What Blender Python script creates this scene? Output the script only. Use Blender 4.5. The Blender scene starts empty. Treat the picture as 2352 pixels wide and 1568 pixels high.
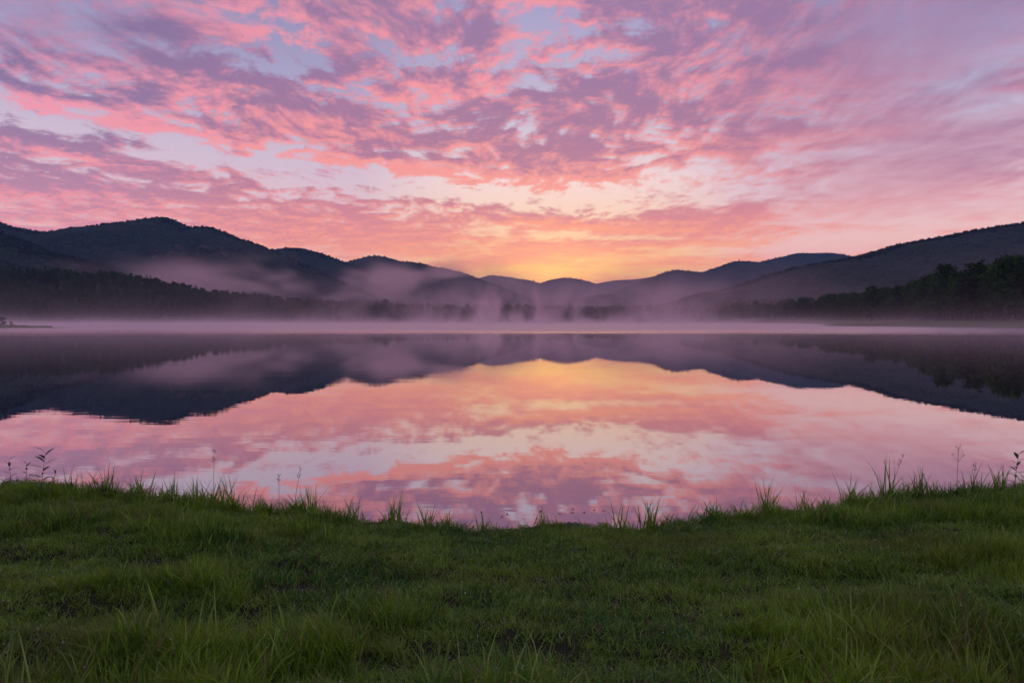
import bpy, bmesh, math, random
import numpy as np
from mathutils import Vector, Matrix, Euler

# ------------------------------------------------------------------ camera, sky, sun, exposure
scene = bpy.context.scene
COL = scene.collection
CAM_H = 1.7                       # eye height above the lake surface
F = 24.0 / 36.0 * 2352.0          # focal length in picture units (2352 wide)
PITCH = math.atan2(48.0, F)       # the horizon lies a little above the middle


def ray(px, py):
    """world direction (per metre of depth) seen at a point of the 2352 x 1568 picture"""
    u, v = (px - 1176.0) / F, (784.0 - py) / F
    c, s = math.cos(PITCH), math.sin(PITCH)
    x, y, z = u, c + v * s, -s + v * c
    return (x / y, 1.0, z / y)


cam_data = bpy.data.cameras.new('camera')
cam_data.lens = 24.0
cam_data.sensor_width = 36.0
cam_data.clip_start = 0.05
cam_data.clip_end = 60000.0
cam_data.dof.use_dof = True
cam_data.dof.focus_distance = 6.0
cam_data.dof.aperture_fstop = 8.0
camera = bpy.data.objects.new('camera', cam_data)
camera.location = (0, 0, CAM_H)
camera.rotation_euler = (math.pi / 2 - PITCH, 0, 0)
COL.objects.link(camera)
scene.camera = camera

scene.view_settings.view_transform = 'Standard'
scene.view_settings.look = 'None'
scene.view_settings.gamma = 1.0
scene.view_settings.use_curve_mapping = False
scene.view_settings.exposure = 0.0
scene.cycles.volume_bounces = 4
scene.cycles.volume_max_steps = 512
scene.cycles.max_bounces = 6
scene.cycles.diffuse_bounces = 3
scene.cycles.transmission_bounces = 3
scene.cycles.transparent_max_bounces = 16
scene.cycles.sample_clamp_indirect = 6.0
scene.cycles.use_denoising = True
scene.cycles.use_adaptive_sampling = True
scene.cycles.adaptive_threshold = 0.02

SUN_AZ = math.radians(3.6)        # clockwise from +Y
SUN_EL = math.radians(1.6)


def lin(r, g, b, a=1.0):
    f = lambda c: (c / 255.0) / 12.92 if c <= 10.3 else (((c / 255.0) + 0.055) / 1.055) ** 2.4
    return (f(r), f(g), f(b), a)


class Nodes:
    """small helper that wires shader nodes as expressions"""

    def __init__(self, tree):
        self.t = tree
        tree.nodes.clear()

    def new(self, kind, **kw):
        n = self.t.nodes.new(kind)
        for k, v in kw.items():
            setattr(n, k, v)
        return n

    def put(self, sock, v):
        if isinstance(v, bpy.types.NodeSocket):
            self.t.links.new(v, sock)
        elif isinstance(v, bpy.types.Node):
            self.t.links.new(v.outputs[0], sock)
        elif v is not None:
            sock.default_value = v

    def m(self, op, a, b=None, c=None, clamp=False):
        n = self.new('ShaderNodeMath', operation=op, use_clamp=clamp)
        for i, v in enumerate((a, b, c)):
            self.put(n.inputs[i], v)
        return n.outputs[0]

    def vm(self, op, a, b=None, scale=None):
        n = self.new('ShaderNodeVectorMath', operation=op)
        self.put(n.inputs[0], a)
        if b is not None:
            self.put(n.inputs[1], b)
        if scale is not None:
            self.put(n.inputs['Scale'], scale)
        return n.outputs['Value'] if op in ('DOT_PRODUCT', 'LENGTH', 'DISTANCE') else n.outputs[0]

    def sep(self, v):
        n = self.new('ShaderNodeSeparateXYZ')
        self.put(n.inputs[0], v)
        return n.outputs

    def comb(self, x, y, z=0.0):
        n = self.new('ShaderNodeCombineXYZ')
        for i, v in enumerate((x, y, z)):
            self.put(n.inputs[i], v)
        return n.outputs[0]

    def smooth(self, v, lo, hi, a=0.0, b=1.0):
        n = self.new('ShaderNodeMapRange', interpolation_type='SMOOTHSTEP')
        for i, x in enumerate((v, lo, hi, a, b)):
            self.put(n.inputs[i], x)
        return n.outputs[0]

    def linear(self, v, lo, hi, a=0.0, b=1.0):
        n = self.new('ShaderNodeMapRange', interpolation_type='LINEAR')
        for i, x in enumerate((v, lo, hi, a, b)):
            self.put(n.inputs[i], x)
        return n.outputs[0]

    def noise(self, vec, scale, detail=6.0, rough=0.55, dist=0.0, lac=2.0, dim='3D', color=False):
        n = self.new('ShaderNodeTexNoise', noise_dimensions=dim)
        self.put(n.inputs['Vector'], vec)
        self.put(n.inputs['Scale'], scale)
        n.inputs['Detail'].default_value = detail
        n.inputs['Roughness'].default_value = rough
        n.inputs['Lacunarity'].default_value = lac
        n.inputs['Distortion'].default_value = dist
        return n.outputs['Color' if color else 'Fac']

    def ramp(self, v, stops, interp='LINEAR'):
        n = self.new('ShaderNodeValToRGB')
        r = n.color_ramp
        r.interpolation = interp
        while len(r.elements) < len(stops):
            r.elements.new(0.5)
        for e, (p, c) in zip(r.elements, stops):
            e.position = p
            e.color = c
        self.put(n.inputs[0], v)
        return n.outputs[0]

    def mix(self, f, a, b):
        n = self.new('ShaderNodeMix', data_type='RGBA')
        self.put(n.inputs[0], f)
        self.put(n.inputs[6], a)
        self.put(n.inputs[7], b)
        return n.outputs[2]


# >>>
# ---- numpy gradient noise, used for the cloud layer, the terrain and the planting
def _hash(ix, iy, seed):
    h = (ix.astype(np.int64) * 374761393 + iy.astype(np.int64) * 668265263 + seed * 974634721) & 0xFFFFFFFF
    h = ((h ^ (h >> 13)) * 1274126177) & 0xFFFFFFFF
    h = (h ^ (h >> 16)) & 0xFFFF
    return h.astype(np.float32) * np.float32(2 * math.pi / 65536.0)


def perlin(x, y, seed=0):
    x = np.asarray(x, dtype=np.float32)
    y = np.asarray(y, dtype=np.float32)
    x0, y0 = np.floor(x), np.floor(y)
    fx, fy = x - x0, y - y0
    ix, iy = x0.astype(np.int64), y0.astype(np.int64)
    u = fx * fx * fx * (fx * (fx * 6 - 15) + 10)
    v = fy * fy * fy * (fy * (fy * 6 - 15) + 10)

    def g(dx, dy):
        a = _hash(ix + dx, iy + dy, seed)
        return np.cos(a) * (fx - dx) + np.sin(a) * (fy - dy)
    n00, n10, n01, n11 = g(0, 0), g(1, 0), g(0, 1), g(1, 1)
    return ((n00 * (1 - u) + n10 * u) * (1 - v) + (n01 * (1 - u) + n11 * u) * v) * 1.45


def fbm(x, y, octaves=5, gain=0.5, seed=0):
    s, a, t = 0.0, 1.0, 0.0
    for o in range(octaves):
        s = s + a * perlin(x + 17.3 * o, y - 9.1 * o, seed + o)
        t += a
        a *= gain
        x, y = x * 2.03, y * 2.03
    return s / t


def sstep(v, lo, hi):
    t = np.clip((v - lo) / (hi - lo), 0.0, 1.0)
    return t * t * (3 - 2 * t)


# banks and gaps of the cloud layer: picture x, y, half length, half width, slope, amount
BANKS = [
    (380, 95, 300, 45, 0.15, 0.22),
    (1176, -10, 900, 55, 0.0, 0.22),
    (120, 60, 420, 90, 0.10, 0.16), (300, 190, 330, 45, 0.12, 0.22), (440, 160, 120, 18, 0.1, 0.25), (640, 245, 260, 42, 0.26, 0.50),
    (330, 280, 220, 28, 0.14, 0.26), (800, 312, 200, 24, 0.14, 0.34), (80, 235, 260, 36, 0.05, 0.20), (900, 230, 200, 60, 0.1, 0.22),
    (200, 356, 290, 22, 0.21, 0.60), (500, 392, 90, 9, 0.1, 0.25), (700, 362, 80, 9, 0.14, 0.22),
    (560, 480, 520, 40, 0.10, 0.42), (100, 430, 260, 36, 0.1, 0.42), (200, 540, 500, 60, 0.0, 0.25), (900, 545, 420, 45, 0.05, 0.22),
    (585, 62, 60, 40, 0.2, 0.22), (700, 50, 50, 50, 0.6, 0.22), (930, 100, 150, 120, 0.2, 0.26), (1110, 110, 60, 80, 0.0, 0.16), (1060, 205, 150, 45, -0.1, 0.28),
    (945, 388, 110, 17, 0.06, 0.55), (1300, 150, 110, 85, 0.35, 0.34), (1330, 265, 110, 36, 0.1, 0.34), (1290, 372, 140, 62, 0.02, 0.62), (1100, 330, 90, 34, 0.0, 0.30),
    (1640, 190, 300, 120, 0.0, 0.36), (2050, 110, 380, 150, -0.2, 0.40), (1640, 335, 240, 36, 0.02, 0.36), (2080, 300, 330, 60, -0.05, 0.26),
    (1600, 418, 200, 16, -0.08, 0.20), (2150, 410, 330, 60, -0.08, 0.30), (1740, 490, 300, 26, -0.1, 0.42), (1500, 520, 260, 24, 0.0, 0.26),
    (1262, 508, 110, 11, 0.06, 0.60), (1390, 492, 40, 5, 0.0, 0.34), (1300, 566, 150, 14, 0.0, 0.24), (1200, 600, 260, 16, 0.0, 0.20), (1620, 555, 220, 10, -0.03, 0.22),
    (1235, 175, 62, 70, 0.2, -0.50), (1130, 280, 90, 22, 0.2, -0.20), (480, 118, 330, 22, 0.20, -0.22), (640, 150, 150, 20, 0.15, -0.36), (300, 318, 330, 18, 0.20, -0.46),
    (760, 395, 260, 20, 0.12, -0.46), (1080, 447, 330, 22, 0.10, -0.66), (60, 275, 120, 16, 0.1, -0.25), (330, 412, 120, 9, 0.18, -0.34), (1500, 442, 230, 26, -0.04, -0.52),
    (1900, 560, 300, 26, -0.10, -0.55), (1480, 60, 50, 40, 0.0, -0.34), (2236, 180, 70, 22, -0.5, -0.34), (2150, 205, 60, 12, -0.3, -0.25), (2260, 250, 90, 14, -0.3, -0.30),
    (1950, 350, 160, 16, -0.1, -0.25), (2150, 480, 300, 26, -0.08, -0.25), (1400, 545, 200, 9, 0.0, -0.30), (1250, 535, 150, 8, 0.03, -0.25), (1270, 630, 220, 18, 0.0, -0.3),
]
SOFT = [(2150, 330, 420, 170, -0.1, 0.9), (2150, 60, 380, 130, -0.2, 0.75), (150, 60, 350, 90, 0.1, 0.55), (2000, 470, 400, 70, 0.0, 0.6)]
CH = 0.055


# sky colours by elevation in degrees: clear sky ahead, abeam and behind; sunlit and shaded cloud ahead and abeam
SKY = {
    'mid': [(0, 255, 178, 92), (2.8, 255, 190, 100), (4.2, 255, 194, 116), (6.0, 255, 200, 146), (8.5, 255, 214, 188), (11.5, 252, 223, 220), (16, 212, 198, 218), (25, 168, 163, 203), (45, 168, 162, 202), (90, 160, 154, 196)],
    'side': [(0, 226, 146, 150), (3.5, 240, 166, 162), (6, 244, 192, 186), (9, 234, 198, 206), (13, 214, 194, 214), (18, 178, 170, 204), (25, 144, 140, 182), (45, 152, 146, 190), (90, 160, 154, 196)],
    'rear': [(0, 120, 112, 150), (8, 146, 126, 162), (18, 150, 138, 178), (45, 156, 148, 190), (90, 160, 154, 196)],
    'lit_c': [(1, 255, 184, 112), (4, 255, 168, 118), (7, 255, 160, 132), (12, 255, 158, 150), (20, 255, 156, 164), (40, 226, 156, 178)],
    'lit_s': [(1, 246, 148, 144), (7, 248, 150, 156), (14, 250, 156, 174), (25, 222, 150, 182), (40, 190, 146, 180)],
    'shd_c': [(1, 246, 152, 112), (4, 242, 146, 132), (7, 230, 140, 144), (12, 186, 122, 150), (20, 160, 122, 160), (40, 160, 130, 168)],
    'shd_s': [(1, 206, 130, 150), (7, 204, 140, 164), (14, 148, 120, 160), (25, 120, 108, 152), (40, 146, 128, 168)],
}


def cloud_layer(X, Y, Z, A):
    """cover and sunlit share of the cloud layer in the directions (X, Y, Z)"""
    h = np.maximum(Z, 0) + CH
    P, Q = X / h, Y / h

    def plane(px, py):
        r = Vector(ray(px, py)).normalized()
        k = max(r.z, 0.0) + CH
        return np.array((r.x / k, r.y / k))

    def blobs(items, x, y):
        t = np.zeros_like(x)
        for (cx, cy, sx, sy, slope, amt) in items:
            an = math.atan(slope)
            c0 = plane(cx, cy)
            e1 = plane(cx + math.cos(an) * sx * .5, cy + math.sin(an) * sx * .5) - plane(cx - math.cos(an) * sx * .5, cy - math.sin(an) * sx * .5)
            e2 = plane(cx - math.sin(an) * sy * .5, cy + math.cos(an) * sy * .5) - plane(cx + math.sin(an) * sy * .5, cy - math.cos(an) * sy * .5)
            J = np.linalg.inv(np.array((e1, e2)).T)
            a = (x - c0[0]) * J[0, 0] + (y - c0[1]) * J[0, 1]
            b = (x - c0[0]) * J[1, 0] + (y - c0[1]) * J[1, 1]
            t += amt * np.exp(-(a * a + b * b))
        return t

    soft = np.clip(blobs(SOFT, P, Q), 0, 1)
    crisp = 1 - 0.8 * soft
    ahead = sstep(np.cos(A - SUN_AZ), 0.3, 0.8)       # abeam and behind, the layer goes on unguided
    wx, wy = fbm(P * 1.6, Q * 1.2, 2, 0.5, 11), fbm(P * 1.6, Q * 1.2, 2, 0.5, 31)
    P2, Q2 = P + 0.16 * wx, Q + 0.16 * wy

    def relief(x, y):
        """puffs and ripples of the layer, about -1 to 1"""
        lump = fbm(x * 3.4, y * 2.8, 2, 0.5, 5)
        puff = fbm(x * 7.5, y * 5.6, 7, 0.64, 8)
        bill = 0.30 - np.abs(fbm(x * 10.0, y * 7.5, 5, 0.62, 18))
        return 0.60 * lump + 1.10 * puff + 0.70 * bill

    B = blobs(BANKS, P, Q) * ahead
    big = perlin(P2 * 1.1, Q2 * 0.8, 3)
    r0 = relief(P2, Q2)
    ds = 0.04
    r1 = relief(P2 + math.sin(SUN_AZ) * ds, Q2 + math.cos(SUN_AZ) * ds)
    B1 = blobs(BANKS, P + math.sin(SUN_AZ) * 0.3, Q + math.cos(SUN_AZ) * 0.3) * ahead
    fine = fbm(P2 * 17, Q2 * 11, 5, 0.68, 91)
    streak = fbm(P * 7.0, Q * 1.8, 4, 0.6, 71) * 0.5 + fbm(P * 1.0, Q * 4.0, 5, 0.62, 75)
    low = 1 - sstep(Z, 0.07, 0.19)
    far = 1 - sstep(Z, 0.07, 0.18)                     # thin streaks close above the hills
    streak = streak * (1 - 0.8 * far) + 0.9 * far * (1.25 * fbm(A * 6 + 0.4 * fbm(A * 3, Z * 20, 2, 0.5, 79), Z * 75, 6, 0.62, 77) + 0.22)
    fine = fine * (1 - far)
    c0 = 0.66 * B + 0.16 * big + 0.80 * r0 * crisp * (1 - 0.55 * low) * (1 - 0.6 * far) + 0.20 * fine * crisp + streak * (0.14 + 0.42 * low) - 0.025
    dens = sstep(c0, -0.16 - 0.2 * soft, 0.26 + 0.28 * soft)
    # sunlit where a puff falls away towards the sunrise, or where the bank ends that way
    lit = 0.38 + 0.95 * (r0 - r1) * crisp + 0.9 * (B - B1) + 0.32 * fine * crisp + 0.35 * streak * low - 0.55 * sstep(c0, 0.12, 0.75) + 0.10 * (1 - sstep(c0, -0.05, 0.3))
    lit = sstep(lit, -0.05, 0.80) * (1 - 0.65 * soft)
    return dens, lit


# <<<
def build_sky():
    # the physical sky of a sun at the horizon lies outside the dome
    world = bpy.data.worlds.new('World')
    scene.world = world
    world.use_nodes = True
    N = Nodes(world.node_tree)
    out = N.new('ShaderNodeOutputWorld')
    bg = N.new('ShaderNodeBackground')
    N.put(out.inputs[0], bg)
    nis = N.new('ShaderNodeTexSky', sky_type='NISHITA')
    nis.sun_disc = False
    nis.sun_elevation = SUN_EL
    nis.sun_rotation = SUN_AZ
    N.put(bg.inputs[0], nis)
    bg.inputs[1].default_value = 0.05

    # ---- the dome: finest towards the sunrise, where the clouds are seen largest
    def axis(lo, hi, step, far, grow):
        a = list(np.arange(0, (hi - lo) + 1e-6, step) + lo)
        st = step
        while a[-1] < far:
            st = min(st * grow, 4.0)
            a.append(min(a[-1] + st, far))
        return a
    half = axis(0, 39.5, 0.11, 180.0, 1.13)
    az = np.radians(np.array([-v for v in half[:0:-1]] + half[:-1]))
    el = np.radians(np.array([-4.0, -2.0, -1.0] + axis(-0.5, 26.5, 0.085, 89.0, 1.11)))
    A, E = np.meshgrid(az, el)
    X, Y, Z = np.sin(A) * np.cos(E), np.cos(A) * np.cos(E), np.sin(E)
    dens, lit = cloud_layer(X, Y, Z, A)
    R = 24000.0
    n, m = A.shape
    verts = np.stack([X * R, Y * R, Z * R + 0.0], -1).reshape(-1, 3)
    idx = np.arange(n * m).reshape(n, m)
    nxt = np.roll(idx, -1, axis=1)
    faces = np.stack([idx[:-1], idx[1:], nxt[1:], nxt[:-1]], -1).reshape(-1, 4)
    top = len(verts)
    verts = np.vstack([verts, [[0, 0, R]]])
    me = mesh_from(verts, faces, 'sky', extra=[(int(idx[-1, j]), top, int(nxt[-1, j])) for j in range(m)])
    for nm, arr in (('cloud', dens), ('lit', lit)):
        at = me.attributes.new(nm, 'FLOAT', 'POINT')
        at.data.foreach_set('value', np.append(arr.reshape(-1), 0.3).astype(np.float32))
    mat = bpy.data.materials.new('sunrise_sky')
    mat.use_nodes = True
    N = Nodes(mat.node_tree)
    out = N.new('ShaderNodeOutputMaterial')
    em = N.new('ShaderNodeEmission')
    N.put(out.inputs[0], em)
    geo = N.new('ShaderNodeNewGeometry')
    d = N.vm('NORMALIZE', geo.outputs['Position'])
    dx, dy, dz = N.sep(d)
    z = N.m('MAXIMUM', dz, 0.0)
    flat = N.vm('NORMALIZE', N.comb(dx, dy, 0.0))
    azd = N.vm('DOT_PRODUCT', flat, (math.sin(SUN_AZ), math.cos(SUN_AZ), 0.0))
    near = N.smooth(azd, 0.955, 1.0)
    back = N.smooth(azd, 0.60, -0.5)
    zr = N.m('POWER', z, 0.5)
    S = lambda e: math.sqrt(math.sin(math.radians(e)))
    mid, side, rear, lit_c, lit_s, shd_c, shd_s = (N.ramp(zr, [(S(e), lin(r, g, b)) for e, r, g, b in SKY[k]]) for k in ('mid', 'side', 'rear', 'lit_c', 'lit_s', 'shd_c', 'shd_s'))
    clear = N.mix(back, N.mix(near, side, mid), rear)
    dens_n = N.new('ShaderNodeAttribute', attribute_name='cloud').outputs['Fac']
    lit_n = N.new('ShaderNodeAttribute', attribute_name='lit').outputs['Fac']
    away = N.smooth(azd, 0.985, 0.78)
    cloud = N.mix(lit_n, N.mix(away, shd_c, shd_s), N.mix(away, lit_c, lit_s))
    cloud = N.mix(N.m('MULTIPLY', back, 0.85), cloud, rear)
    sky = N.mix(N.m('MULTIPLY', dens_n, 0.94), clear, cloud)
    dot = N.vm('DOT_PRODUCT', d, (math.sin(SUN_AZ) * math.cos(SUN_EL), math.cos(SUN_AZ) * math.cos(SUN_EL), math.sin(SUN_EL)))
    g1 = N.m('POWER', N.m('MAXIMUM', dot, 0.0), 500.0)
    g2 = N.m('POWER', N.m('MAXIMUM', dot, 0.0), 60.0)
    glow = N.vm('ADD', N.vm('SCALE', (0.55, 0.27, 0.02), scale=g1), N.vm('SCALE', (0.12, 0.055, 0.0), scale=g2))
    N.put(em.inputs[0], N.vm('ADD', sky, glow))
    # the low sky is seen through the haze of the whole valley and is itself brighter
    N.put(em.inputs[1], N.m('MULTIPLY_ADD', N.m('POWER', 2.718, N.m('MULTIPLY', z, -15.0)), 0.75, 1.0))
    mat.cycles.emission_sampling = 'NONE'
    me.materials.append(mat)
    ob = bpy.data.objects.new('sky', me)
    COL.objects.link(ob)
    ob['kind'] = 'structure'


def mesh_from(verts, faces, name, extra=()):
    """mesh from numpy arrays: faces is an (n, 3) or (n, 4) array, extra a list of further polygons"""
    verts = np.asarray(verts, dtype=np.float32)
    faces = np.asarray(faces, dtype=np.int32)
    me = bpy.data.meshes.new(name)
    k = faces.shape[1]
    ex = [i for f in extra for i in f]
    lens = [k] * len(faces) + [len(f) for f in extra]
    loops = np.concatenate([faces.reshape(-1), np.array(ex, dtype=np.int32)]) if ex else faces.reshape(-1)
    me.vertices.add(len(verts))
    me.vertices.foreach_set('co', verts.reshape(-1))
    me.loops.add(len(loops))
    me.loops.foreach_set('vertex_index', loops.astype(np.int32))
    me.polygons.add(len(lens))
    starts = np.concatenate([[0], np.cumsum(lens)[:-1]]).astype(np.int32)
    me.polygons.foreach_set('loop_start', starts)
    me.update(calc_edges=True)
    return me


build_sky()
sun_data = bpy.data.lights.new('sun', 'SUN')
sun_data.energy = 0.7
sun_data.angle = math.radians(0.6)
sun_data.color = (1.0, 0.50, 0.38)
sun = bpy.data.objects.new('sun', sun_data)
sun.rotation_euler = Vector((-math.sin(SUN_AZ) * math.cos(SUN_EL), -math.cos(SUN_AZ) * math.cos(SUN_EL), -math.sin(SUN_EL))).to_track_quat('-Z', 'Y').to_euler()
COL.objects.link(sun)

# ------------------------------------------------------------------ helpers for objects and materials
rng = np.random.default_rng(7)
random.seed(7)


def link(name, me, mat=None, parent=None, loc=None):
    o = bpy.data.objects.new(name, me)
    COL.objects.link(o)
    if mat is not None and me is not None and not me.materials:
        me.materials.append(mat)
    if parent is not None:
        o.parent = parent
    if loc is not None:
        o.location = loc
    return o


def tag(o, label=None, category=None, group=None, kind=None):
    for k, v in (('label', label), ('category', category), ('group', group), ('kind', kind)):
        if v:
            o[k] = v
    return o


def smooth_shade(me):
    me.polygons.foreach_set('use_smooth', np.ones(len(me.polygons), dtype=bool))


def material(name):
    m = bpy.data.materials.new(name)
    m.use_nodes = True
    N = Nodes(m.node_tree)
    out = N.new('ShaderNodeOutputMaterial')
    return m, N, out


def principled(N, out, color, rough=0.8, metallic=0.0, spec=0.3, normal=None):
    b = N.new('ShaderNodeBsdfPrincipled')
    N.put(b.inputs['Base Color'], color)
    N.put(b.inputs['Roughness'], rough)
    N.put(b.inputs['Metallic'], metallic)
    N.put(b.inputs['Specular IOR Level'], spec)
    if normal is not None:
        N.put(b.inputs['Normal'], normal)
    N.put(out.inputs['Surface'], b)
    return b


def bump(N, height, strength, distance):
    n = N.new('ShaderNodeBump')
    n.inputs['Strength'].default_value = strength
    n.inputs['Distance'].default_value = distance
    N.put(n.inputs['Height'], height)
    return n.outputs[0]


def position(N):
    return N.new('ShaderNodeNewGeometry').outputs['Position']


def rand_inst(N):
    return N.new('ShaderNodeObjectInfo').outputs['Random']


def grid_mesh(name, xs, ys, zf):
    X, Y = np.meshgrid(xs, ys)
    Zs = zf(X, Y)
    n, m = X.shape
    idx = np.arange(n * m).reshape(n, m)
    f = np.stack([idx[:-1, :-1], idx[:-1, 1:], idx[1:, 1:], idx[1:, :-1]], -1).reshape(-1, 4)
    me = mesh_from(np.stack([X, Y, Zs], -1).reshape(-1, 3), f, name)
    smooth_shade(me)
    return me


def spaced(lo, hi, step, far_lo, far_hi, grow=1.25):
    a = list(np.arange(lo, hi + 1e-6, step))
    st, b = step, []
    v = lo
    while v > far_lo:
        st *= grow
        v = max(v - st, far_lo)
        b.append(v)
    st, v = step, hi
    while v < far_hi:
        st *= grow
        v = min(v + st, far_hi)
        a.append(v)
    return np.array(b[::-1] + a)


# ------------------------------------------------------------------ ground, lake and hills
# outline of the lake, metres; the camera stands at the origin and looks along +Y
LAKE = np.array([(-60, 6.2), (-30, 7.5), (-9, 6.6), (-4.6, 6.3), (0, 5.6), (4.6, 6.3), (9, 6.8), (40, 8), (90, 30), (125, 90), (119, 128), (112, 150), (104, 185), (98, 214), (100, 226),
                 (122, 262), (150, 330), (168, 430), (172, 520), (150, 590), (60, 606), (-80, 600), (-250, 604), (-400, 596), (-520, 560), (-600, 430), (-520, 260), (-330, 190), (-190, 168),
                 (-130, 159), (-113, 157), (-107.5, 158.5), (-113, 161), (-128, 152), (-170, 120), (-120, 60)], dtype=float)


def lake_distance(X, Y):
    """signed distance to the lake's outline, negative on the water"""
    best = np.full(X.shape, 1e9)
    inside = np.zeros(X.shape, dtype=bool)
    n = len(LAKE)
    for i in range(n):
        ax, ay = LAKE[i]
        bx, by = LAKE[(i + 1) % n]
        ex, ey = bx - ax, by - ay
        t = np.clip(((X - ax) * ex + (Y - ay) * ey) / (ex * ex + ey * ey), 0, 1)
        best = np.minimum(best, np.hypot(X - ax - t * ex, Y - ay - t * ey))
        cond = ((ay > Y) != (by > Y))
        with np.errstate(divide='ignore', invalid='ignore'):
            xx = (bx - ax) * (Y - ay) / (by - ay) + ax
        inside ^= cond & (X < xx)
    return np.where(inside, -best, best)


def ground_z(X, Y):
    s = lake_distance(X, Y) + 2.5 * fbm(X * 0.06, Y * 0.06, 3, 0.5, 401) * sstep(Y, 60, 150)
    z = np.where(s > 0, 0.03 + np.minimum(s * 0.045, 2.2) + 0.35 * fbm(X * 0.03, Y * 0.03, 3, 0.5, 402) * sstep(s, 5, 60), np.maximum(s * 0.12, -2.5) - 0.02)
    # wooded rise behind the left part of the far shore, and gentle ground behind the right shore
    rise = np.interp(X, [-700, -517, -430, -385, -320, -253, -135, -77, 60, 140, 230, 420], [46, 45, 43, 32, 19, 12, 4.5, 2.0, 1.0, 4.0, 6.0, 9.0])
    rise = rise * sstep(Y, 618, 725) * (0.92 + 0.16 * fbm(X * 0.012, Y * 0.012, 3, 0.5, 403))
    right = 5.0 * sstep(X, 165, 300) * sstep(Y, 90, 220)
    near = -0.35 * (1 - sstep(Y, 9.0, 16.0))           # the bank in front is a sheet of its own
    return z + np.where(s > 0, rise + right, 0) + near


mat_ground, N, out = material('shore_ground')
pos = position(N)
n1 = N.noise(pos, 0.05, 5, 0.6)
n2 = N.noise(pos, 1.2, 4, 0.6)
gcol = N.mix(N.smooth(n1, 0.35, 0.65), (0.034, 0.075, 0.022, 1), (0.075, 0.120, 0.036, 1))
gcol = N.mix(N.smooth(n2, 0.55, 0.8), gcol, (0.075, 0.062, 0.040, 1))
principled(N, out, gcol, 0.95, 0, 0.15, bump(N, n2, 0.6, 0.3))

ground = link('ground', grid_mesh('ground', spaced(-620, 420, 6.5, -5900, 5900), spaced(100, 960, 6.5, -1400, 5500), ground_z), mat_ground)
tag(ground, 'grassy land around the lake reaching to the horizon', 'ground', kind='structure')

mat_water, N, out = material('lake_water')
pos = position(N)
px_, py_, pz_ = N.sep(pos)
wig = N.noise(N.vm('MULTIPLY', pos, (0.012, 0.05, 1.0)), 1.0, 3, 0.5)
edge = N.m('MULTIPLY_ADD', wig, 26.0, N.m('SUBTRACT', py_, 13.0))
soft_w = N.m('MULTIPLY_ADD', N.m('ABSOLUTE', N.m('SUBTRACT', px_, 6.0)), 1.0, 24.0)
ruffle = N.smooth(N.m('DIVIDE', N.m('SUBTRACT', edge, 98.0), soft_w), -1.0, 1.0)
swell = N.noise(N.vm('MULTIPLY', pos, (0.9, 4.2, 1.0)), 1.0, 3, 0.5, dim='2D')
long_w = N.noise(N.vm('MULTIPLY', pos, (0.10, 0.55, 1.0)), 1.0, 2, 0.5, dim='2D')
hgt = N.m('MULTIPLY_ADD', long_w, 2.2, swell)
breeze = N.smooth(N.noise(N.vm('MULTIPLY', pos, (0.03, 0.11, 1.0)), 1.0, 4, 0.6, dim='2D'), 0.46, 0.68)
amp = N.linear(ruffle, 0.0, 1.0, N.linear(breeze, 0.0, 1.0, 0.00026, 0.00085), 0.0040)
bp = N.new('ShaderNodeBump')
bp.inputs['Strength'].default_value = 1.0
N.put(bp.inputs['Distance'], amp)
N.put(bp.inputs['Height'], hgt)
wb = principled(N, out, (0.44, 0.42, 0.44, 1), N.linear(ruffle, 0.0, 1.0, 0.003, 0.40), 1.0, 0.5, bp.outputs[0])
water = link('water', mesh_from([(-900, 3.0, 0), (900, 3.0, 0), (900, 700, 0), (-900, 700, 0)], [(0, 1, 2, 3)], 'water'), mat_water)
tag(water, 'calm lake mirroring the pink sky', 'water', kind='structure')

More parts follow.
